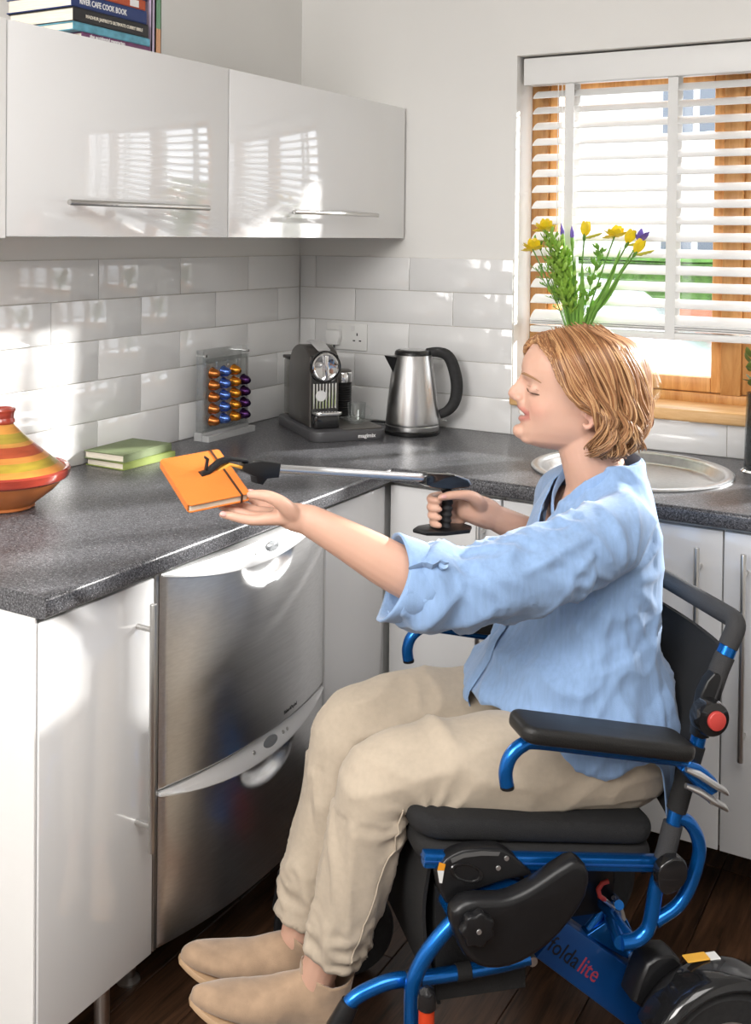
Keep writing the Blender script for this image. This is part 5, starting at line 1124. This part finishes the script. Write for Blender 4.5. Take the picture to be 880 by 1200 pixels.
flower('freesia', (1.090, .035, 1.452), 'yellow freesia with green buds reaching furthest right')
flower('iris', (1.092, .060, 1.482), 'open purple iris at the right of the bouquet')
flower('iris_bud', (.876, .050, 1.498), 'closed purple iris bud, left of the pair')
flower('iris_bud', (.906, .045, 1.490), 'closed purple iris bud, right of the pair')
for k, (x0, x1, z, lab) in enumerate(((.905, .912, 1.44, 'broad iris leaf standing upright in the middle of the vase'), (.93, .935, 1.41, 'iris leaf standing just right of the bouquet middle'), (.96, 1.045, 1.47, 'long iris leaf leaning to the right, upper'), (.955, 1.062, 1.43, 'long iris leaf leaning to the right, lower'), (.885, .878, 1.40, 'narrow iris leaf left of the middle'))):
    b = B(); leafblade(b, [(base.x+.004*k-.01, base.y, base.z), ((VX+x0+.018)/2, VY-.006, VZ+.20), ((x0+x1)/2+.018, VY-.012, (VZ+.2+z)/2), (x1+.018, VY-.016, z)], .0105); o = part('iris_leaf', b, leafm, loc=tuple(base), label=lab, cat='leaf', group='iris leaves in the vase')
def foliage(tip, label, n, spread, m, size):
    t = thing('foliage_sprig', base, label, 'foliage', group='leafy sprigs in the vase'); sp = spline(stem_pts(tip), 8); b = B(); tube(b, sp, .0013, 6); part('stem', b, green, t, world=True)
    lf = B()
    for k in range(n):
        f = .45+.55*k/n; i = min(len(sp)-2, int(f*(len(sp)-1))); p_ = V(sp[i]); d = (V(sp[i+1])-p_).normalized(); a = k*2.4; o_ = V((math.cos(a), math.sin(a)*.8, fr_.uniform(-.2, .6))); L_ = spread*(1.15-f*.7)*fr_.uniform(.6, 1.1); e = p_+(d*.8+o_).normalized()*L_
        tube(lf, [p_, p_.lerp(e, .5)+V((0, 0, .003)), e], .0007, 5)
        for q in range(5): c = p_.lerp(e, .3+.17*q); petal(lf, c, d+o_*.6+V((fr_.uniform(-1, 1), fr_.uniform(-1, 1), fr_.uniform(-.6, 1)))*.8, size*fr_.uniform(.7, 1.2), size*.30, .2)
    o = part('leaves', lf, m, t, world=True, smooth=60); o['kind'] = 'stuff'
for tip, lab, n, spd, m_, sz in (((.835, .045, 1.495), 'fine leaved sprig filling the left of the bouquet', 38, .060, sprig, .017), ((.862, .030, 1.470), 'fine leaved sprig in front of the iris buds', 38, .060, sprig, .017), ((.880, .060, 1.440), 'fine leaved sprig behind the iris buds', 34, .055, sprig, .017), ((.800, .050, 1.40), 'loose sprig hanging out low on the left', 14, .05, leafm, .012), ((.985, .055, 1.46), 'thin dark leaved sprig right of the middle', 18, .045, leafm, .018), ((.845, .05, 1.42), 'dense low sprig at the vase mouth on the left', 34, .055, sprig, .017), ((.79, .06, 1.495), 'wispy sprig tip touching the window reveal', 10, .035, leafm, .013)):
    foliage(tip, lab, n, spd, m_, sz)

# tall glass with a plant at the right edge of the picture
tv = thing('tall_vase', (1.462, -.150, .91), 'tall grey glass vase with a plant at the right picture edge', 'vase')
b = B(); vase_mesh(b, .038, .034, .20); part('glass', b, mat_glass('grey_glass', (.55, .57, .58), .15), tv, smooth=50)
b = B(); lathe(b, [(0, -.0), (.046, 0), (.046, .004), (.040, .008), (0, .008)], 32, Matrix.Translation((0, 0, .0002))); part('foot', b, 'chrome', tv)
pt = thing('leafy_stem', (1.462, -.150, .93), 'olive green leafy stem standing in the tall grey vase', 'plant'); b = B()
tube(b, [(1.462, -.150, .925), (1.460, -.150, 1.10), (1.452, -.150, 1.20)], .003, 8); part('stem', b, green, pt, world=True); b = B()
for k in range(26): petal(b, (1.455+fr_.uniform(-.02, .02), -.150+fr_.uniform(-.02, .02), fr_.uniform(1.12, 1.20)), (fr_.uniform(-1, 1), fr_.uniform(-1, 1), fr_.uniform(-.2, 1)), .03, .010, .3)
o = part('leaves', b, mat('olive_leaf', (.12, .15, .03), .5, var=.2), pt, world=True, smooth=60); o['kind'] = 'stuff'

# ------------------------------------------------------------------ outside the window
b = B(); box(b, (-12, .3, -.37), (12, 22, -.35)); part('ground_outside', b, mat('paving', (.45, .44, .42), .9, var=.1, vscale=6), kind='structure', smooth=0)
def car(cx, cy, label, col):
    c = thing('car', (cx, cy, -.35), label, 'car'); side = [(-2.05, .22), (-2.08, .55), (-1.95, .80), (-1.15, .92), (-.45, 1.40), (.75, 1.44), (1.45, .98), (2.0, .86), (2.08, .5), (2.05, .22)]
    pm = mat('car_paint', col, .25, coat=.6); b = B(); prism(b, spline(side, 4), -.85, .85, XZ, bev=.10, seg=3); part('body', b, pm, c)
    gl = [(-1.02, .92), (-.42, 1.32), (.70, 1.36), (1.28, .96)]; gm = mat('car_glass', (.10, .13, .17), .08)
    for y in (-.858, .858): b = B(); prism(b, gl, y-.006, y+.006, XZ); part('side_window', b, gm, c)
    for y in (-.866, .866): b = B(); box(b, (.10, y-.006, .90), (.18, y+.006, 1.38)); part('pillar', b, pm, c)
    for wx in (-1.3, 1.3):
        for y in (-.78, .78): b = B(); lathe(b, [(0, -.1), (.19, -.1), (.30, -.10), (.32, -.07), (.32, .07), (.30, .10), (.19, .1), (0, .1)], 28, axis_mx((wx, y, .32), (0, 1, 0))); w = part('wheel', b, 'rubber', c); b = B(); lathe(b, [(0, .108), (.19, .105), (.2, -.105), (0, -.108)], 20, axis_mx((wx, y, .32), (0, 1, 0))); part('rim', b, alu, w)
    return c
car(-1.75, 6.3, 'pale car parked outside, seen under the blind', (.30, .33, .37))
bd = thing('house', (-1, 14, -.35), 'pale rendered house across the road, seen through the blind', 'building')
b = B(); box(b, (-9, 14, -.35), (5, 17, 5.2)); part('wall', b, mat('render', (.72, .70, .66), .9, var=.04), bd, world=True, smooth=0)
b = B(); prism(b, [(13.6, 5.2), (17.4, 5.2), (15.5, 7.2)], -9.3, 5.3, Matrix(((0, 0, 1, 0), (1, 0, 0, 0), (0, 1, 0, 0), (0, 0, 0, 1)))); part('roof', b, mat('slate', (.22, .21, .22), .8, var=.15), bd, world=True, smooth=0)
for wx in (-6.5, -4.2, -1.9, .4, 2.7):
    for wz in (.3, 3.0):
        b = B(); box(b, (wx-.55, 13.93, wz), (wx+.55, 14.02, wz+1.3)); w = part('window_frame', b, mat('frame_white', (.75, .75, .75), .5), bd, world=True, smooth=0)
        for dx in (-.27, .27): b = B(); box(b, (wx+dx-.22, 13.90, wz+.08), (wx+dx+.22, 13.94, wz+1.22)); part('pane', b, mat('dark_pane', (.12, .14, .17), .1), w, world=True, smooth=0)
wl = thing('garden_wall', (-1, 9.5, -.35), 'low brick garden wall outside the window', 'wall'); b = B(); box(b, (-9, 9.4, -.35), (7, 9.65, .75)); part('brickwork', b, mat('brick', (.42, .17, .10), .9, var=.2, vscale=9), wl, world=True, smooth=0)
hd = thing('hedge', (-1, 9.9, -.35), 'clipped green hedge behind the garden wall', 'hedge'); b = B(); box(b, (-9, 9.78, -.35), (7, 10.3, 1.25), .1, 2)
bmesh.ops.subdivide_edges(b, edges=b.edges[:], cuts=5, use_grid_fill=True)
for v in b.verts: v.co += V((fr_.uniform(-.06, .06), fr_.uniform(-.06, .06), fr_.uniform(-.05, .05)))
part('foliage', b, mat('hedge_green', (.07, .16, .03), .9, var=.4, vscale=12), hd, world=True, smooth=0)
